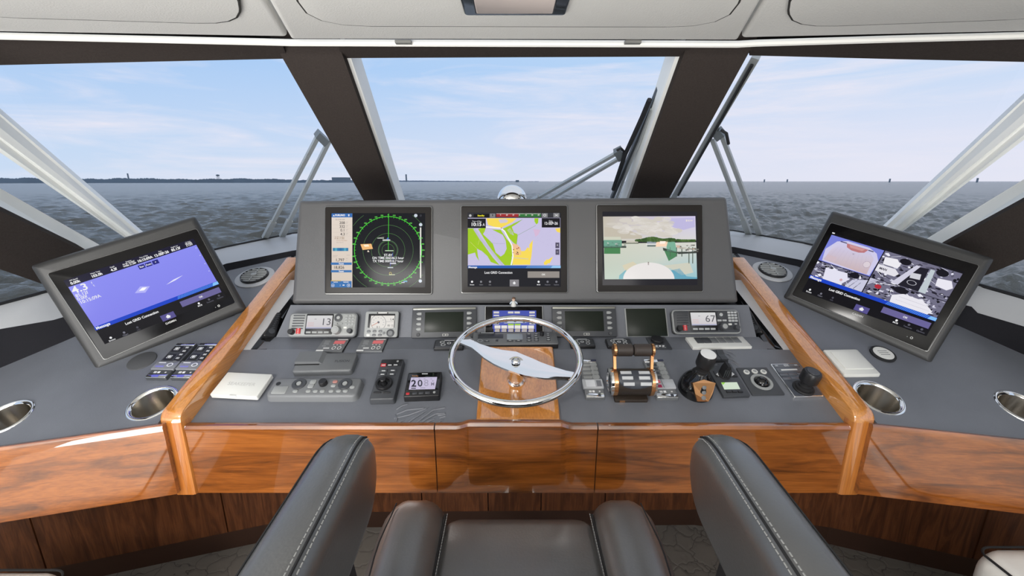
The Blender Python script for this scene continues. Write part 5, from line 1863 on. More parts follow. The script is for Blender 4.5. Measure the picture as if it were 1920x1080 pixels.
# ------------------------------------------------------------------ flip-lid switch modules
def switch_module(label, crop, corners, h=0.012, red=False, icons=False, pl=DASH, dark=False):
    d = dev('switch_module', label, 'switch module', pl, crop, corners, h)
    body = DGREY if dark else MGREY
    d.slab('body', body, -0.001, h, 0.003, 0.0015)
    d.slab('end_cap', CHROME, h - 0.004, h + 0.0012, 0.002, 0.0008, 0.02, 0.005, 0.98, 0.085)
    d.slab('end_cap', CHROME, h - 0.004, h + 0.0012, 0.002, 0.0008, 0.02, 0.90, 0.98, 0.995)
    if icons:
        for y in (0.17, 0.41):
            d.key('key', 0.30, y + 0.02, 0.42, 0.17, BLACK, t=0.0015, crop=False)
        for y in (0.15, 0.255, 0.36, 0.465, 0.57):
            d.key('key', 0.76, y, 0.30, 0.085, BLACK, t=0.0018, crop=False)
    else:
        for y in (0.16, 0.27, 0.38, 0.49):
            d.key('key', 0.32, y, 0.46, 0.075, LGREY if not red else DGREY, t=0.001, crop=False)
            d.knob('push_button', 0.76, y, 0.012, 0.0022, LGREY, crop=False, seg=14)
    # lid over the lower switches
    d.slab('lid', mat('clear_lid_grey', lin(178, 180, 184), 0.15, coat=0.5) if not dark else mat('clear_lid_dark', lin(120, 122, 128), 0.12, coat=0.5), h - 0.003, h + 0.004, 0.003, 0.0012, -0.05, 0.56, 1.05, 0.79)
    g = Gfx(d, h + 0.0042, False, UV(d), 'printed_marks')
    if red:
        g.rect(0.12, 0.585, 0.40, 0.665, (206, 88, 104)).rect(0.14, 0.70, 0.40, 0.775, (190, 40, 88)).up().disc(0.28, 0.735, 0.1, (160, 30, 74), 0.035).disc(0.27, 0.625, 0.1, (226, 120, 130), 0.035)
    elif icons:
        g.rect(0.10, 0.60, 0.45, 0.63, (196, 198, 206)).ring(0.72, 0.67, 0.12, 0.05, (206, 208, 214), 14, ry=0.045).rect(0.10, 0.70, 0.5, 0.74, (120, 120, 190))
    else:
        g.rect(0.12, 0.59, 0.62, 0.76, (214, 216, 220)).rect(0.70, 0.60, 0.95, 0.75, (110, 112, 118))
    g.up().line([(0.45, 0.57), (0.48, 0.78)], 0.03, (110, 112, 116)) if red else None
    g2 = Gfx(d, h + 0.0003, False, UV(d), 'printed_marks')
    g2.rect(0.22, 0.83, 0.36, 0.88, (206, 206, 206)).rect(0.40, 0.83, 0.52, 0.88, (226, 226, 226)).rect(0.74, 0.84, 0.82, 0.87, (206, 206, 206))
    g3 = Gfx(d, h + 0.0014, False, UV(d), 'cap_marks')
    if dark:
        g3.rect(0.30, 0.925, 0.62, 0.985, (96, 98, 190)).rect(0.05, 0.02, 0.3, 0.075, (30, 30, 34))
    else:
        g3.rect(0.66, 0.91, 0.80, 0.985, (60, 62, 70)).rect(0.68, 0.015, 0.98, 0.075, (50, 52, 74))
    if icons:
        g4 = Gfx(d, h + 0.0022, False, UV(d), 'key_marks')
        WC = (206, 208, 210)
        for y in (0.19, 0.43):
            g4.ring(0.30, y, 0.14, 0.035, WC, 4, ry=0.055, a0=45, a1=405).disc(0.30, y, 0.07, WC, 0.03, 10)
        for y in (0.15, 0.255, 0.36, 0.465, 0.57):
            g4.ring(0.76, y, 0.09, 0.03, WC, 4, ry=0.028, a0=45, a1=405).rect(0.70, y - .01, 0.80, y + .01, WC)
    return d


switch_module('grey flip-lid switch module between the steering wheel and the throttle', CF, [(148, 386), (346, 386), (462, 900), (164, 905)])
switch_module('flip-lid switch module with two red switches, right of the throttle', CF, [(1000, 386), (1256, 384), (1452, 905), (1142, 908)], red=True)
switch_module('black icon switch module on the left wing, the one nearer the big display', CH, [(545, 138), (752, 142), (442, 532), (192, 528)], icons=True, pl=WING, dark=True)
switch_module('black icon switch module on the left wing, the one next to the teak rail', CH, [(798, 134), (1018, 142), (722, 532), (482, 534)], icons=True, pl=WING, dark=True)


# ------------------------------------------------------------------ steering wheel
wc = P(966.5, 667, y=1.195)
WHL = Plane(wc, (1, 0, 0), (0, math.cos(math.radians(17.5)), math.sin(math.radians(17.5))))
sw = empty('steering_wheel', WHL.matrix())
tag(sw, 'polished stainless steering wheel with a broad two-ended spoke on a teak pad', 'steering wheel')
RW = 0.1925
wl = lambda x, y, h=0.0: np.array([*WHL.loc(WHL.hit(CJ[0] + x / CJ[2], CJ[1] + y / CJ[2], h))[:2], h])
MB().tube([(RW * math.cos(a), RW * math.sin(a), 0) for a in np.linspace(0, 2 * math.pi, 96, endpoint=False)], 0.0105, CHROME, 14, closed=True).build('rim', sw, angle=80)
# finger grips: shallow bumps under the rim
mb = MB()
for a in np.linspace(0, 2 * math.pi, 40, endpoint=False):
    mb.lathe([(0.0001, -0.0075), (0.005, -0.0055), (0.0065, 0), (0.005, 0.0055), (0.0001, 0.0075)], CHROME, ((RW - 0.0015) * math.cos(a), (RW - 0.0015) * math.sin(a), -0.0062), 8)
fg = mb.build('finger_grips', sw, angle=80)
fg['kind'] = 'stuff'
top = [(158, 288), (228, 276), (262, 312), (310, 342), (400, 372), (500, 395), (620, 410), (690, 440), (760, 468), (830, 500), (930, 535), (1040, 566), (1116, 576)]
bot = [(146, 326), (246, 372), (290, 410), (350, 462), (430, 512), (500, 545), (560, 568), (640, 596), (700, 612), (780, 625), (860, 632), (950, 632), (1082, 634)]
NR = len(top)
rows = []
for i in range(NR):
    t = i / (NR - 1)
    lift = 0.006 - 0.004 * (2 * t - 1) ** 4
    a, b_ = wl(*top[i], 0.002), wl(*bot[i], 0.002)
    row = []
    for k in range(7):
        f = k / 6
        p = a * (1 - f) + b_ * f
        row.append(np.array([p[0], p[1], lift + 0.0006 * (1 - (2 * f - 1) ** 2)]))
    rows.append(row)
mb = MB()
vs = [p for r in rows for p in r] + [p - np.array([0, 0, 0.006]) for r in rows for p in r]
n = NR * 7
fs = []
for i in range(NR - 1):
    for k in range(6):
        q = i * 7 + k
        fs += [(q, q + 1, q + 8, q + 7), (n + q, n + q + 7, n + q + 8, n + q + 1)]
for i in range(NR - 1):
    for k in (0, 6):
        q = i * 7 + k
        fs.append((q, q + 7, n + q + 7, n + q))
for k in range(6):
    for i in (0, NR - 1):
        q = i * 7 + k
        fs.append((q, q + 1, n + q + 1, n + q))
mb.add(vs, fs, CHROME)
mb.build('spoke', sw, angle=45)
hubp = wl(617, 490, 0.008)
MB().lathe([(0.0135, 0.0), (0.013, 0.003), (0.010, 0.008), (0.004, 0.0105), (0.0001, 0.011)], CHROME, (hubp[0], hubp[1], 0.009), 24).build('hub_nut', sw, angle=60)
base = WHL.loc(DASH.hit(CJ[0] + 620 / CJ[2], CJ[1] + 645 / CJ[2], 0.012))
hb = np.array([hubp[0], hubp[1], 0.004])
ax = hb - base
L_ = np.linalg.norm(ax)
ax /= L_
xx = np.cross(np.array([0, 1.0, 0]), ax)
xx /= np.linalg.norm(xx)
yy = np.cross(ax, xx)
MB().lathe([(0.0275, 0.0), (0.027, 0.006), (0.022, 0.009), (0.020, 0.02), (0.019, L_ * 0.6), (0.023, L_ * 0.9), (0.024, L_)], CHROME, base, 28, ax=(xx, yy, ax)).build('hub_column', sw, angle=60)

# ------------------------------------------------------------------ twin throttle
tb = DASH.hit(CF[0] + 815 / CF[2], CF[1] + 690 / CF[2], 0.045)
tbase = tb - DASH.n * 0.045
TP = Plane(tbase, (1, 0, 0), DASH.y)
th = empty('throttle_control', TP.matrix())
tag(th, 'twin-lever throttle with brown grip handles and bronze end rings, right of the wheel', 'throttle')
kx = lambda px: 0.95 * px / CF[2] * ((TP.o - OFF) @ FW) / 800
X0, X1 = -kx(815 - 520), kx(1110 - 815)
AXX = ((0, 1, 0), (0, 0, 1), (1, 0, 0))
DRUM = mat('dark_brown_drum', lin(52, 44, 38), 0.4, bump=(400, 0.1, 0.0005))
MB().rprism(-kx(235), -0.040, kx(225), 0.035, -0.001, 0.010, DRUM, 0.004, 0.001).build('base_plate', th)
MB().box(-kx(170), -0.0408, 0.001, -kx(95), -0.0395, 0.009, GOLD).build('maker_plate', th, smooth=False)
MB().lathe([(0.036, X0 + kx(80)), (0.0385, X0 + kx(84)), (0.0385, X1 - kx(60)), (0.036, X1 - kx(56))], DRUM, (0, 0, 0.045), 40, ax=AXX).build('drum', th, angle=30)
for a, b_ in ((X0 + kx(20), X0 + kx(86)), (X1 - kx(62), X1 - kx(8))):
    MB().lathe([(0.030, a - 0.001), (0.040, a), (0.0415, a + 0.002), (0.0415, b_ - 0.002), (0.0395, b_)], GOLD, (0, 0, 0.045), 40, ax=AXX).build('end_ring', th, angle=30)
for a, b_ in ((X0 - kx(10), X0 + kx(24)), (X1 - kx(10), X1 + kx(16))):
    MB().lathe([(0.001, a + 0.002), (0.026, a + 0.002), (0.030, a - 0.001), (0.0405, a), (0.0405, b_)], CHROME, (0, 0, 0.045), 40, ax=AXX).build('end_cap', th, angle=30)
# oval key pad lying on top of the drum
mb = MB()
ringp = []
for i in range(40):
    a = 2 * math.pi * i / 40
    u = math.cos(a)
    ringp.append((kx(20) + kx(232) * u, 0.040 * math.copysign(abs(math.sin(a)) ** 0.8, math.sin(a)) * 0.72))


def ond(x, y, h):
    """wrap a flat point round the drum, tilted towards the helmsman"""
    t = y / 0.0385 + math.radians(-30)
    return np.array([x, (0.0385 + h) * math.sin(t), 0.045 + (0.0385 + h) * math.cos(t)])


mb.loft([[ond(x, y, -0.001) for x, y in ringp], [ond(x, y, 0.002) for x, y in ringp], [ond(x * 0.97 + kx(20) * .03, y * 0.93, 0.003) for x, y in ringp], [ond(x * .5 + kx(20) * .5, y * .5, 0.003) for x, y in ringp]], mat('slate_keypad', lin(58, 62, 70), 0.4))
mb.build('key_pad', th)
for i, (x, y) in enumerate(((-105, 0.018), (145, 0.018), (-95, 0.002), (135, 0.002), (-80, -0.014), (150, -0.014))):
    x0, x1 = kx(x - 74), kx(x + 74)
    MB().hexa([ond(x0, y - .0048, 0.002), ond(x1, y - .0048, 0.002), ond(x1, y + .0048, 0.002), ond(x0, y + .0048, 0.002)],
              [ond(x0, y - .0042, 0.0045), ond(x1, y - .0042, 0.0045), ond(x1, y + .0042, 0.0045), ond(x0, y + .0042, 0.0045)], mat('silver_key', lin(196, 198, 200), 0.35)).build('key', th, smooth=False)
hp = TP.loc(DASH.hit(CF[0] + 852 / CF[2], CF[1] + 262 / CF[2], 0.118))
hy, hz = hp[1], hp[2]
GRIP = mat('brown_leather_grip', lin(58, 50, 46), 0.5, bump=(300, 0.2, 0.001))
khx = lambda px: px / CF[2] * ((DASH.hit(1190, 655, 0.118) - OFF) @ FW) / 800
for x0, x1, e, nm in ((-200, 22, -1, 'left'), (42, 275, 1, 'right')):
    a, b_ = khx(x0), khx(x1)
    lev = MB().lathe([(0.015, a - 0.001), (0.0185, a + 0.003), (0.0185, b_ - 0.003), (0.015, b_ + 0.001)], GRIP, (0, hy, hz), 28, ax=AXX).build('lever_grip', th, angle=40)
    c0, c1 = (a - khx(40), a + 0.001) if e < 0 else (b_ - 0.001, b_ + khx(36))
    MB().lathe([(0.015, c0), (0.0195, c0 + 0.0015), (0.0195, c1 - 0.001), (0.018, c1)], GOLD, (0, hy, hz), 28, ax=AXX).build('grip_cap', lev, angle=40)
    xm = (c0 + c1) / 2
    xb = X0 + kx(55) if e < 0 else X1 - kx(36)
    MB().beam((xm, hy - 0.004, hz - 0.010), (xb, -0.004, 0.060), 0.008, 0.012, (1, 0, 0), GOLD).build('lever_arm', lev, angle=20)

# ------------------------------------------------------------------ bronze-faced joystick
jc = DASH.hit(CG[0] + 380 / CG[2], CG[1] + 600 / CG[2])
JP = Plane(jc, (1, 0, 0), DASH.y)
jo = empty('docking_joystick', JP.matrix())
tag(jo, 'black docking joystick with a bronze front plate and silver-topped knob', 'joystick')
RB = 0.052
mb = MB()
prof = [(1.0, 0.0), (1.0, 0.006), (0.97, 0.018), (0.86, 0.036), (0.68, 0.052), (0.46, 0.066), (0.36, 0.074), (0.30, 0.078)]
mb.loft([[np.array([RB * r * 0.98 * math.cos(a), RB * r * (1.05 if math.sin(a) > 0 else 0.98) * math.sin(a), z]) for a in np.linspace(0, 2 * math.pi, 36, endpoint=False)] for r, z in prof], GLOSSBLACK)
mb.build('base_dome', jo, angle=60)
# faceted bronze plate on the near side of the dome
fp = lambda x, y, h: np.array([x, y, h])
ol = [(-0.015, -0.054, 0.010), (0.017, -0.054, 0.010), (0.026, -0.045, 0.032), (0.034, -0.028, 0.060), (0.0, -0.022, 0.068), (-0.032, -0.028, 0.060), (-0.024, -0.045, 0.032)]
nrm = np.array([0, -0.75, 0.66])
MB().hexa([np.array(p) - nrm * 0.016 for p in ol], [np.array(p) + nrm * 0.002 for p in ol], GOLD).build('front_plate', jo, smooth=False)
for t, z, r in ((0.12, 0.0, 0.0062), (0.45, 0, 0.0062), (0.78, 0, 0.0066)):
    c = np.array([0.002, -0.030, 0.052]) * (1 - t) + np.array([0.001, -0.054, 0.011]) * t + nrm * 0.002
    MB().lathe([(r, 0), (r, 0.0025), (r * .8, 0.003), (0.0001, 0.003)], MGREY, c, 16, ax=((1, 0, 0), (0, 0.66, 0.75), nrm)).build('button', jo)
lean = np.array([0.05, 0.06, 1.0])
lean /= np.linalg.norm(lean)
xx = np.array([1, 0, -lean[0]]) / np.linalg.norm([1, 0, -lean[0]])
yy = np.cross(lean, xx)
MB().lathe([(0.026, 0.066), (0.019, 0.076), (0.018, 0.086), (0.021, 0.092), (0.021, 0.094)], RUBBER, (0, 0.002, 0), 28, ax=(xx, yy, lean)).build('boot', jo, angle=50)
MB().lathe([(0.021, 0.094), (0.0245, 0.098), (0.0255, 0.104), (0.0245, 0.134), (0.022, 0.139)], BLACK, (0, 0.002, 0), 28, ax=(xx, yy, lean)).build('knob', jo, angle=50)
MB().lathe([(0.022, 0.1385), (0.0215, 0.1405), (0.0001, 0.142)], mat('silver_cap', lin(222, 222, 220), 0.3), (0, 0.002, 0), 28, ax=(xx, yy, lean)).build('knob_cap', jo, angle=50)

# rockers behind the joystick
d = dev('rocker_switches', 'bank of three black rocker switches behind the docking joystick', 'switch bank', DASH, CG, [(455, 172), (700, 166), (738, 286), (490, 298)], 0.004)
d.slab('frame', BLACK, -0.001, 0.004, 0.002, 0.001)
for i in range(3):
    a, b_ = d.uv(0.03 + i * 0.325, 0.95), d.uv(0.33 + i * 0.325, 0.05)
    mb = MB()
    ys = np.linspace(a[1], b_[1], 7)
    mb.loft([[np.array([a[0], y, 0.003]), np.array([b_[0], y, 0.003]), np.array([b_[0], y, 0.0075 + 0.005 * abs((y - a[1]) / (b_[1] - a[1]) - .5) * 2]), np.array([a[0], y, 0.0075 + 0.005 * abs((y - a[1]) / (b_[1] - a[1]) - .5) * 2])] for y in ys], DGREY)
    mb.build('rocker', d.root, angle=30)

# thruster lever
d = dev('thruster_control', 'dark thruster panel with an upright black lever and small green-white screen', 'thruster control', DASH, CG, [(508, 312), (792, 302), (988, 672), (690, 680)], 0.010)
d.slab('plate', DGREY, -0.001, 0.010, 0.003, 0.001)
for x0 in (628, 810):
    d.key('arrow_key', x0, 430, 62, 66, BLACK, t=0.002)
for x in (756, 822, 888):
    d.key('key', x, 629, 52, 22, BLACK, t=0.003)
q0 = d.c(705, 440)
mb = MB()
kk = d.k
pts = [(-kk(48), 0.006), (kk(62), 0.006), (kk(50), 0.032), (kk(30), 0.050), (-kk(5), 0.052), (-kk(30), 0.035)]
mb.loft([[np.array([q0[0] + x, q0[1] + dy + z * 0.12, z]) for x, z in pts] for dy in (-0.012, -0.009, 0.009, 0.012)], RUBBER)
mb.build('lever', d.root, angle=30)
for i in range(3):
    MB().box(q0[0] - kk(36) + kk(22) * i, q0[1] - 0.0135, 0.012, q0[0] - kk(28) + kk(22) * i, q0[1] - 0.011, 0.044, DGREY).build('lever_rib', d.root, smooth=False)
MB().lathe([(kk(70), 0.009), (kk(66), 0.013), (kk(48), 0.015)], BLACK, (q0[0], q0[1], 0), 24).build('lever_boot', d.root)
g = Gfx(d, 0.0102, True)
g.poly([(672, 523), (850, 520), (888, 598), (708, 602)], (206, 220, 200), None).up().poly([(672, 523), (720, 522), (700, 545), (690, 552)], (150, 206, 84))
g2 = Gfx(d, 0.0121, False, None, 'key_marks')
for x0, e in ((628, 1), (810, -1)):
    g2.poly([(x0 - 14 * e, 432), (x0 + 16 * e, 405), (x0 + 20 * e, 455)], (196, 198, 198))
g3 = Gfx(d, 0.0101, False, None, 'printed_marks')
g3.text('TUNNEL', 600, 330, 12, (150, 152, 154))

d = dev('trackball_panel', 'flat grey panel with a black trackball in a pale ring and three round buttons', 'trackball', DASH, CG, [(850, 356), (1190, 352), (1390, 658), (1016, 664)], 0.004)
d.slab('plate', DGREY, -0.001, 0.004, 0.003, 0.0008)
q = d.c(1128, 520)
r = d.k(116)
MB().lathe([(r, 0.0), (r, 0.0025), (r * .97, 0.0035), (r * .74, 0.0035), (r * .70, 0.0)], LGREY, (q[0], q[1], 0.004), 36, cap=False).build('ball_ring', d.root)
MB().lathe([(0.0001, -0.012)] + [(r * .66 * math.cos(a), -0.004 + r * .66 * math.sin(a)) for a in np.linspace(-0.3, math.pi / 2, 12)], GLOSSBLACK, (q[0], q[1], 0.004), 30).build('ball', d.root, angle=80)
for x, y in ((957, 408), (1048, 401), (1148, 405)):
    d.knob('button', x, y, 34, 0.003, WHITE, top=LGREY)

KEYP = mat('panel_grey_blue', lin(96, 100, 108), 0.3)
d = dev('searchlight_control', 'chrome-edged searchlight panel with a black joystick at the right end of the dash', 'joystick', DASH, CG, [(1240, 307), (1548, 302), (1818, 668), (1488, 686)], 0.011)
d.slab('rim', CHROME, -0.001, 0.010, 0.003, 0.0015)
d.slab('plate', mat('slate_plate', lin(70, 74, 82), 0.15), 0.008, 0.0112, 0.002, 0.0004, 0.03, 0.025, 0.97, 0.975)
d.slab('label_strip', KEYP, 0.011, 0.0118, 0.001, 0.0002, 0.05, 0.035, 0.95, 0.13)
d.slab('key_strip', KEYP, 0.011, 0.0118, 0.001, 0.0002, 0.05, 0.15, 0.95, 0.29)
for i in range(3):
    d.key('key', 0.19 + i * .31, 0.36, 0.28, 0.07, KEYP, z=0.0112, t=0.001, crop=False)
    d.key('key', 0.19 + i * .31, 0.48, 0.28, 0.07, KEYP, z=0.0112, t=0.001, crop=False)
g = Gfx(d, 0.0119, False, UV(d), 'printed_marks')
g.text('ROTATE', 0.5, 0.115, 0.06, (226, 228, 230), sx=0.5, bold=0.02).rect(0.20, 0.20, 0.78, 0.24, (232, 232, 230)).rect(0.1, 0.06, 0.2, 0.1, (160, 164, 170)).rect(0.8, 0.06, 0.9, 0.1, (160, 164, 170))
q = d.c(1596, 590)
r = d.k(106)
MB().lathe([(r, 0.0), (r, 0.004), (r * .92, 0.006), (r * .80, 0.006), (r * .80, 0.011), (r * .62, 0.013), (r * .62, 0.018), (r * .48, 0.020), (r * .48, 0.030)], RUBBER, (q[0], q[1], 0.0112), 32).build('boot', d.root, angle=30)
lean = np.array([0.12, 0.10, 1.0])
lean /= np.linalg.norm(lean)
xx = np.array([1, 0, -lean[0]]) / np.linalg.norm([1, 0, -lean[0]])
yy = np.cross(lean, xx)
MB().lathe([(r * .6, 0.026), (r * .84, 0.031), (r * .88, 0.036), (r * .88, 0.060), (r * .78, 0.066)], BLACK, (q[0], q[1], 0.0112), 32, ax=(xx, yy, lean)).build('knob', d.root, angle=40)
MB().lathe([(r * .60, 0.0655), (r * .58, 0.068), (0.0001, 0.068)], DGREY, (q[0], q[1], 0.0112), 24, ax=(xx, yy, lean)).build('knob_cap', d.root, angle=40)


# ------------------------------------------------------------------ fittings let into the wings
def on_wing(name, label, cat, u, v, group=None):
    pl = Plane(WING.hit(u, v), (1, 0, 0), WING.y)
    root = empty(name, pl.matrix())
    tag(root, label, cat, group)
    k = ((pl.o - OFF) @ FW) / 800
    return root, k


for u, v, lab in ((285.5, 755, 'steel cup holder on the left wing beside the teak rail'), (11, 782, 'steel cup holder cut off by the left edge of the picture'),
                  (1648, 745, 'steel cup holder on the right wing beside the teak rail'), (1918, 764, 'steel cup holder cut off by the right edge of the picture')):
    root, k = on_wing('cup_holder', lab, 'cup holder', u, v, 'cup holders')
    r = 41 * k
    MB().lathe([(r * 0.80, -0.003), (r * 0.86, 0.002), (r * 0.93, 0.0035), (r, 0.001), (r, -0.003)], CHROME, seg=48, cap=False).build('flange', root, angle=60)
    MB().lathe([(r * 0.86, 0.0022), (r * 0.83, -0.002), (r * 0.80, -0.085), (r * 0.74, -0.09), (0.0001, -0.09)], STEEL, seg=48, cap=False).build('well', root, angle=40)
for u, v, lab in ((478.3, 520, 'round louvred air vent on the left wing'), (1447.5, 509.5, 'round louvred air vent on the right wing')):
    root, k = on_wing('air_vent', lab, 'vent', u, v, 'round air vents')
    r = 34 * k
    MB().lathe([(r, -0.002), (r, 0.003), (r * 0.97, 0.0042), (r * 0.72, 0.005), (r * 0.70, 0.002), (0.0001, 0.002)], COAMING, seg=40).build('flange', root, angle=40)
    MB().lathe([(r * 0.70, 0.004), (r * 0.70, 0.013), (r * 0.66, 0.014), (r * 0.63, 0.006), (0.0001, 0.0055)], BLACK, seg=40).build('ring', root, angle=40)
    for i in range(7):
        y = r * 0.62 * (-0.86 + i * 0.287)
        w = math.sqrt(max((r * .64) ** 2 - y * y, 1e-6))
        MB().beam((-w, y, 0.0115), (w, y, 0.0115), r * 0.085, 0.003, (0, 1, 0.4), LGREY).build('louvre', root, smooth=False)
    MB().beam((0, -r * .62, 0.0135), (0, r * .62, 0.0135), r * 0.05, 0.003, (1, 0, 0), LGREY).build('cross_bar', root, smooth=False)
    MB().lathe([(r * .16, 0.012), (r * .15, 0.017), (r * .05, 0.018)], LGREY, seg=16).build('pivot_knob', root)

root, k = on_wing('speaker_disc', 'flush round black mesh speaker in front of the left wing display', 'speaker', 266.5, 677)
MB().lathe([(23.5 * k, -0.002), (23.5 * k, 0.002), (22.5 * k, 0.003), (0.001, 0.0035)], mat('speaker_mesh', lin(70, 71, 73), 0.8, bump=(900, 0.8, 0.001)), seg=40).build('mesh_cover', root, angle=60)
root, k = on_wing('cable_port', 'round white plug in a black ring on the right wing', 'socket', 1654.5, 665)
MB().lathe([(20.5 * k, -0.002), (20.5 * k, 0.006), (18.5 * k, 0.008), (16.5 * k, 0.007)], RUBBER, seg=36).build('ring', root, angle=50)
cap = MB().lathe([(17 * k, 0.005), (16.5 * k, 0.0078), (0.001, 0.0085)], WHITE, seg=36).build('cap', root, angle=50)
for i in range(3):
    y = (0.35 - i * 0.32) * 15 * k
    MB().box(-8 * k, y - 0.0008, 0.0082, 9 * k, y + 0.0008, 0.0089, MGREY).build('raised_line', root, smooth=False)
d = dev('white_receiver', 'square white receiver box on the right wing beside the teak rail', 'receiver', WING, CI, [(330, 100), (792, 100), (1088, 436), (596, 450)], 0.012)
d.slab('base', WHITE, -0.001, 0.0095, 0.006, 0.0022, foot=0.001)
d.slab('lid', WHITE, 0.009, 0.0125, 0.003, 0.001, 0.14, 0.09, 0.93, 0.80)

# ------------------------------------------------------------------ dome compass on the deck behind the displays
p = P(960, 372, y=1.78)
cmp_ = empty('dome_compass', Matrix.Translation((p[0], p[1], ZC - 0.35)))
tag(cmp_, 'shiny chrome dome compass peeking over the top of the middle displays', 'compass')
R_ = 27.5 * 1.78 / 1.02 / 800
hz = p[2] - (ZC - 0.35)
MB().lathe([(R_ * 1.2, 0.0), (R_ * 1.15, hz * 0.7), (R_ * 1.02, hz * 0.85), (R_ * 1.0, hz)], BLACK, seg=36).build('base', cmp_, angle=40)
MB().lathe([(R_ * math.cos(a), hz - 0.006 + R_ * 1.0 * math.sin(a)) for a in np.linspace(0, math.pi / 2, 14)], CHROME, seg=40).build('dome', cmp_, angle=80)

# ------------------------------------------------------------------ windscreen wipers outside the glass
GPC = Plane((GC[0] + GC[2]) / 2, GC[2] - GC[0], (P(960, 103, y=1.47) - GC[1]))


def glass_plane(a, b, c):
    pl = Plane(a, b - a, c - a)
    if pl.n[1] < 0:
        pl.n = -pl.n
    return pl


if GPC.n[1] < 0:
    GPC.n = -GPC.n
GPL = glass_plane(GC[0], SG[-1][1], HB[-1][1])
GPR = glass_plane(GC[2], SG[1][1], HB[1][1])


def wiper(label, pl, arms, joint, blade=None, r=0.009):
    h = 0.07
    q = lambda u, v, e=0.0: pl.hit(u, v, h + e)
    root = empty('wiper', Matrix.Translation(tuple(q(*arms[0][0]))))
    tag(root, label, 'wiper')
    for a in arms:
        pts = [q(*p_) for p_ in a]
        wd = np.cross(pts[-1] - pts[0], pl.n)
        o = MB().beam(pts[0], pts[-1], r * 2.0, r * 1.3, wd, WIPER).build('arm', root, world=True, smooth=False)
        d_ = (pts[-1] - pts[0]) / np.linalg.norm(pts[-1] - pts[0])
        MB().beam(pts[0] - d_ * 0.02, pts[0] + d_ * 0.11, r * 3.0, r * 1.9, wd, WIPER).build('arm_shoe', o, world=True, smooth=False)
    js = [q(*p_, 0.0) for p_ in joint]
    MB().hexa([p_ - pl.n * 0.012 for p_ in js], [p_ + pl.n * 0.012 for p_ in js], mat('wiper_bracket', lin(120, 126, 130), 0.4, metal=0.4)).build('bracket', root, world=True, smooth=False)
    if blade:
        pts = [q(*p_) for p_ in blade['line']]
        wd = np.cross(pts[-1] - pts[0], pl.n)
        MB().beam(pts[0], pts[-1], blade['w'], 0.02, wd, mat('wiper_blade_grey', lin(62, 66, 70), 0.5) if blade.get('dark') else WIPER).build('blade', root, world=True, smooth=False)
        for e in blade.get('extra', []):
            MB().tube([q(*p_, -0.02) for p_ in e[0]], e[1], e[2], 6).build(e[3], root, world=True)
    return root


wiper('left windscreen wiper with two bare parallel arms, beside the left mullion', GPL, [[(499, 441), (598, 252)], [(531, 438), (618, 262)]],
      [(590, 255), (598, 245), (616, 262), (607, 272)])
wiper('middle windscreen wiper lying low with its dark blade along the right mullion', GPC, [[(985, 384), (1158, 286)], [(1000, 392), (1166, 294)]],
      [(1150, 284), (1164, 277), (1172, 292), (1160, 300)],
      dict(line=[(1147, 372), (1237, 163)], w=0.015, dark=True,
           extra=[([(1156, 372), (1180, 310), (1200, 265), (1222, 205)], 0.007, WIPER, 'blade_rail'), ([(1150, 355), (1172, 290), (1205, 218), (1218, 187)], 0.010, RUBBER, 'blade_spring'), ([(1157, 282), (1164, 278), (1170, 284), (1168, 300)], 0.006, RUBBER, 'hose')]))
wiper('right windscreen wiper with splayed arms and a long pale blade beside the right mullion', GPR, [[(1403, 436), (1336, 262)], [(1424, 438), (1352, 250)]],
      [(1336, 250), (1350, 240), (1360, 252), (1346, 262)],
      dict(line=[(1262, 372), (1418, 106)], w=0.026,
           extra=[([(1272, 366), (1410, 122)], 0.006, RUBBER, 'blade_rubber'), ([(1352, 244), (1362, 250), (1366, 270)], 0.006, RUBBER, 'hose')]))

# ------------------------------------------------------------------ smoked overhead unit in the deckhead
q = [ceil_pt(u, v, -0.011) for u, v in ((871, 24), (1060, 25))]
ov = empty('overhead_light', Matrix.Translation((0.015, q[0][1] - 0.06, ROOF - 0.011)))
tag(ov, 'gloss black overhead lamp unit with a grey lens set in the ceiling', 'ceiling light')
x0, x1, y1 = q[0][0], q[1][0], q[0][1]
mb = MB().rprism(x0, -y1, x1, -y1 + 0.16, -0.02, 0.006, GLOSSBLACK, 0.010, 0.003)
mb.v = [(x, -y, ROOF - 0.011 - z) for x, y, z in mb.v]
mb.build('frame', ov, world=True)
mb = MB().rprism(x0 + 0.026, -y1 + 0.018, x1 - 0.028, -y1 + 0.14, 0.0, 0.0085, BLACK, 0.004, 0.001)
mb.v = [(x, -y, ROOF - 0.011 - z) for x, y, z in mb.v]
mb.build('lens_gasket', ov, world=True)
mb = MB().rprism(x0 + 0.029, -y1 + 0.022, x1 - 0.031, -y1 + 0.136, 0.0, 0.0098, mat('frosted_lens', lin(196, 184, 178), 0.35), 0.004, 0.001)
mb.v = [(x, -y, ROOF - 0.011 - z) for x, y, z in mb.v]
mb.build('lens', ov, world=True)

# ------------------------------------------------------------------ the helm chair (seen from behind, over its low back)
ch = empty('helm_chair', Matrix.Translation((0.04, 0.62, 0)))
tag(ch, 'black leather helm chair with stitched armrests and bolstered seat facing the wheel', 'chair')


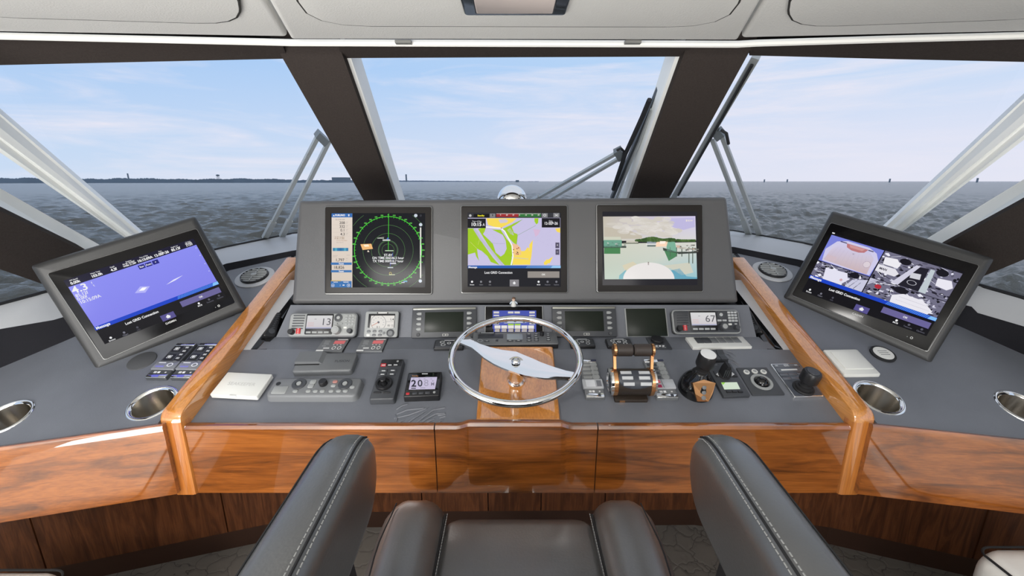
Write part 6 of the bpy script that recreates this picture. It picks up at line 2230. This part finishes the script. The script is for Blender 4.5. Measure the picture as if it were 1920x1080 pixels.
def padded(mb, cx, w, yf, yb, ztop, hgt, m, rx=0.03, rf=0.06, crown=0.008, dxb=0.0, tilt=0.0, n=13):
    """upholstered pad from its rounded front yf back to yb; the section is a rounded box with a crowned top"""
    ys = list(yf - rf * (1 - np.cos(np.linspace(0.12, math.pi / 2, 8)))) + list(np.linspace(yf - rf, yb, n)[1:])
    rings = []
    for y in ys:
        t = min(max((yf - y) / rf, 0.0), 1.0)
        s = math.sqrt(max(1 - (1 - t) ** 2, 0.001))
        f = (yf - y) / (yf - yb)
        cxx = cx + dxb * f
        hw = w / 2 * (0.55 + 0.45 * s)
        zt = ztop - (1 - s) * min(rf, hgt * .5) * 0.9 + tilt * f
        zb = ztop - hgt + (1 - s) * min(rf, hgt * .5) * 0.9 + tilt * f * .2
        r = min(rx, hw * 0.95, (zt - zb) * 0.45)
        ring = []
        for qx, qz, a0 in ((hw - r, zt - r, 0), (-hw + r, zt - r, 90), (-hw + r, zb + r, 180), (hw - r, zb + r, 270)):
            for i in range(6):
                a = math.radians(a0 + 90 * i / 5)
                x, z = qx + r * math.cos(a), qz + r * math.sin(a)
                if a0 < 180:
                    z += crown * (1 - (x / hw) ** 2)
                ring.append(np.array([cxx + x, y, ZC + z]))
        rings.append(ring)
    return mb.loft(rings, m)


def stitches(pts, parent, m, r=0.0011, dash=0.008, name='stitching'):
    """row of thread stitches along a polyline"""
    mb = MB()
    pts = [np.array(p) for p in pts]
    for a, b in zip(pts, pts[1:]):
        L_ = np.linalg.norm(b - a)
        n_ = max(int(L_ / dash), 1)
        for i in range(n_):
            p, q_ = a + (b - a) * (i + 0.15) / n_, a + (b - a) * (i + 0.8) / n_
            mb.tube([p, q_], r, m, 5)
    o = mb.build(name, parent, world=True)
    o['kind'] = 'stuff'
    return o


YF = 0.755
for s, cxf, dxb in ((-1, -0.3075, 0.030), (1, 0.392, -0.045)):
    arm = MB()
    padded(arm, cxf, 0.094, YF, 0.12, -0.452, 0.16, CHAIRLEATHER, 0.030, 0.12, 0.006, dxb)
    arm = arm.build('armrest', ch, world=True, angle=70)
    ys = list(np.linspace(YF - 0.02, 0.13, 22))

    def edge(off, dz):
        out = []
        for y in ys:
            f = (YF - y) / (YF - 0.12)
            t = min(max((YF - y) / 0.12, 0), 1)
            sq = math.sqrt(max(1 - (1 - t) ** 2, 0.001))
            hw = 0.047 * (0.55 + 0.45 * sq)
            out.append((cxf + dxb * f + off * hw, y, ZC - 0.452 - (1 - sq) * 0.072 + dz))
        return out
    inner = -s
    MB().tube(edge(inner * 0.62, 0.0012), 0.0022, STITCHDARK, 6).build('seam', arm, world=True)
    stitches(edge(inner * 0.50, 0.0032), arm, STITCH)
    stitches(edge(inner * 0.74, -0.0022), arm, STITCH)
    MB().tube(edge(-inner * 0.78, -0.0036), 0.0018, STITCHDARK, 6).build('seam', arm, world=True)
    MB().hexa([W(cxf - 0.03, 0.60, -0.61), W(cxf + 0.03, 0.60, -0.61), W(cxf + 0.03, 0.20, -0.61), W(cxf - 0.03, 0.20, -0.61)],
              [W(cxf - 0.03 - s * .04, 0.60, -0.93), W(cxf + 0.03 - s * .04, 0.60, -0.93), W(cxf + 0.03 - s * .04, 0.25, -0.93), W(cxf - 0.03 - s * .04, 0.25, -0.93)], BLACK).build('arm_support', ch, world=True, smooth=False)
mb = MB()
padded(mb, 0.017, 0.395, 0.955, 0.22, -0.852, 0.12, CHAIRLEATHER, 0.028, 0.05, 0.010, 0.0)
seat = mb.build('seat', ch, world=True, angle=70)
for s in (-1, 1):
    mb = MB()
    padded(mb, 0.017 + s * 0.268, 0.168, 0.985, 0.20, -0.812, 0.15, CHAIRLEATHER, 0.06, 0.095, 0.016, s * -0.01)
    bol = mb.build('seat_bolster', ch, world=True, angle=70)
    line = [(0.017 + s * 0.190, y, ZC - 0.838) for y in np.linspace(0.93, 0.24, 18)]
    MB().tube(line, 0.0035, STITCHDARK, 6).build('seam', bol, world=True)
    stitches([(x - s * 0.006, y, z + 0.004) for x, y, z in line], seat, STITCH)
    MB().tube([(0.017 + s * (0.318 - 0.004 * math.cos(k)), y, ZC - 0.803) for k, y in enumerate(np.linspace(0.93, 0.24, 18))], 0.0018, STITCHDARK, 6).build('seam', bol, world=True)
mb = MB()
padded(mb, 0.02, 0.62, 0.34, 0.24, -0.50, 0.46, CHAIRLEATHER, 0.04, 0.04, 0.0)
mb.build('backrest', ch, world=True, angle=70)
MB().lathe([(0.20, 0.0), (0.20, 0.02), (0.06, 0.05), (0.055, 0.50), (0.16, 0.52)], STEEL, (0, 0, 0), 32).build('pedestal', ch, angle=40)

# ------------------------------------------------------------------ pale companion seats at either lower corner
for s, xf, yf, zt, lab in ((-1, -1.345, 0.885, -0.945, 'cream leather companion seat with dark piping at the lower left corner'),
                           (1, 1.42, 0.915, -0.905, 'cream leather companion seat with dark piping at the lower right corner')):
    cs = empty('companion_seat', Matrix.Translation((xf, 0.6, 0)))
    tag(cs, lab, 'seat')
    mb = MB()
    padded(mb, xf, 0.50, yf, 0.30, zt, 0.13, CREAM, 0.04, 0.06, 0.012)
    cu = mb.build('cushion', cs, world=True, angle=70)
    pts = []
    for y in np.linspace(0.32, yf - 0.05, 14):
        pts.append((xf - s * 0.236, y, ZC + zt - 0.004))
    for a in np.linspace(0, math.pi / 2, 6)[1:]:
        pts.append((xf - s * (0.196 + 0.04 * math.cos(a)), yf - 0.05 + 0.036 * math.sin(a), ZC + zt - 0.006))
    for x in np.linspace(0.19, -0.19, 10):
        pts.append((xf - s * x, yf - 0.014, ZC + zt - 0.006))
    MB().tube(pts, 0.003, STITCHDARK, 6).build('piping', cu, world=True)
    mb = MB().box(xf - 0.20, 0.36, 0.0, xf + 0.20, yf - 0.10, ZC + zt - 0.12, WALNUT)
    mb.build('seat_base', cs, world=True, smooth=False)

flush_gfx()
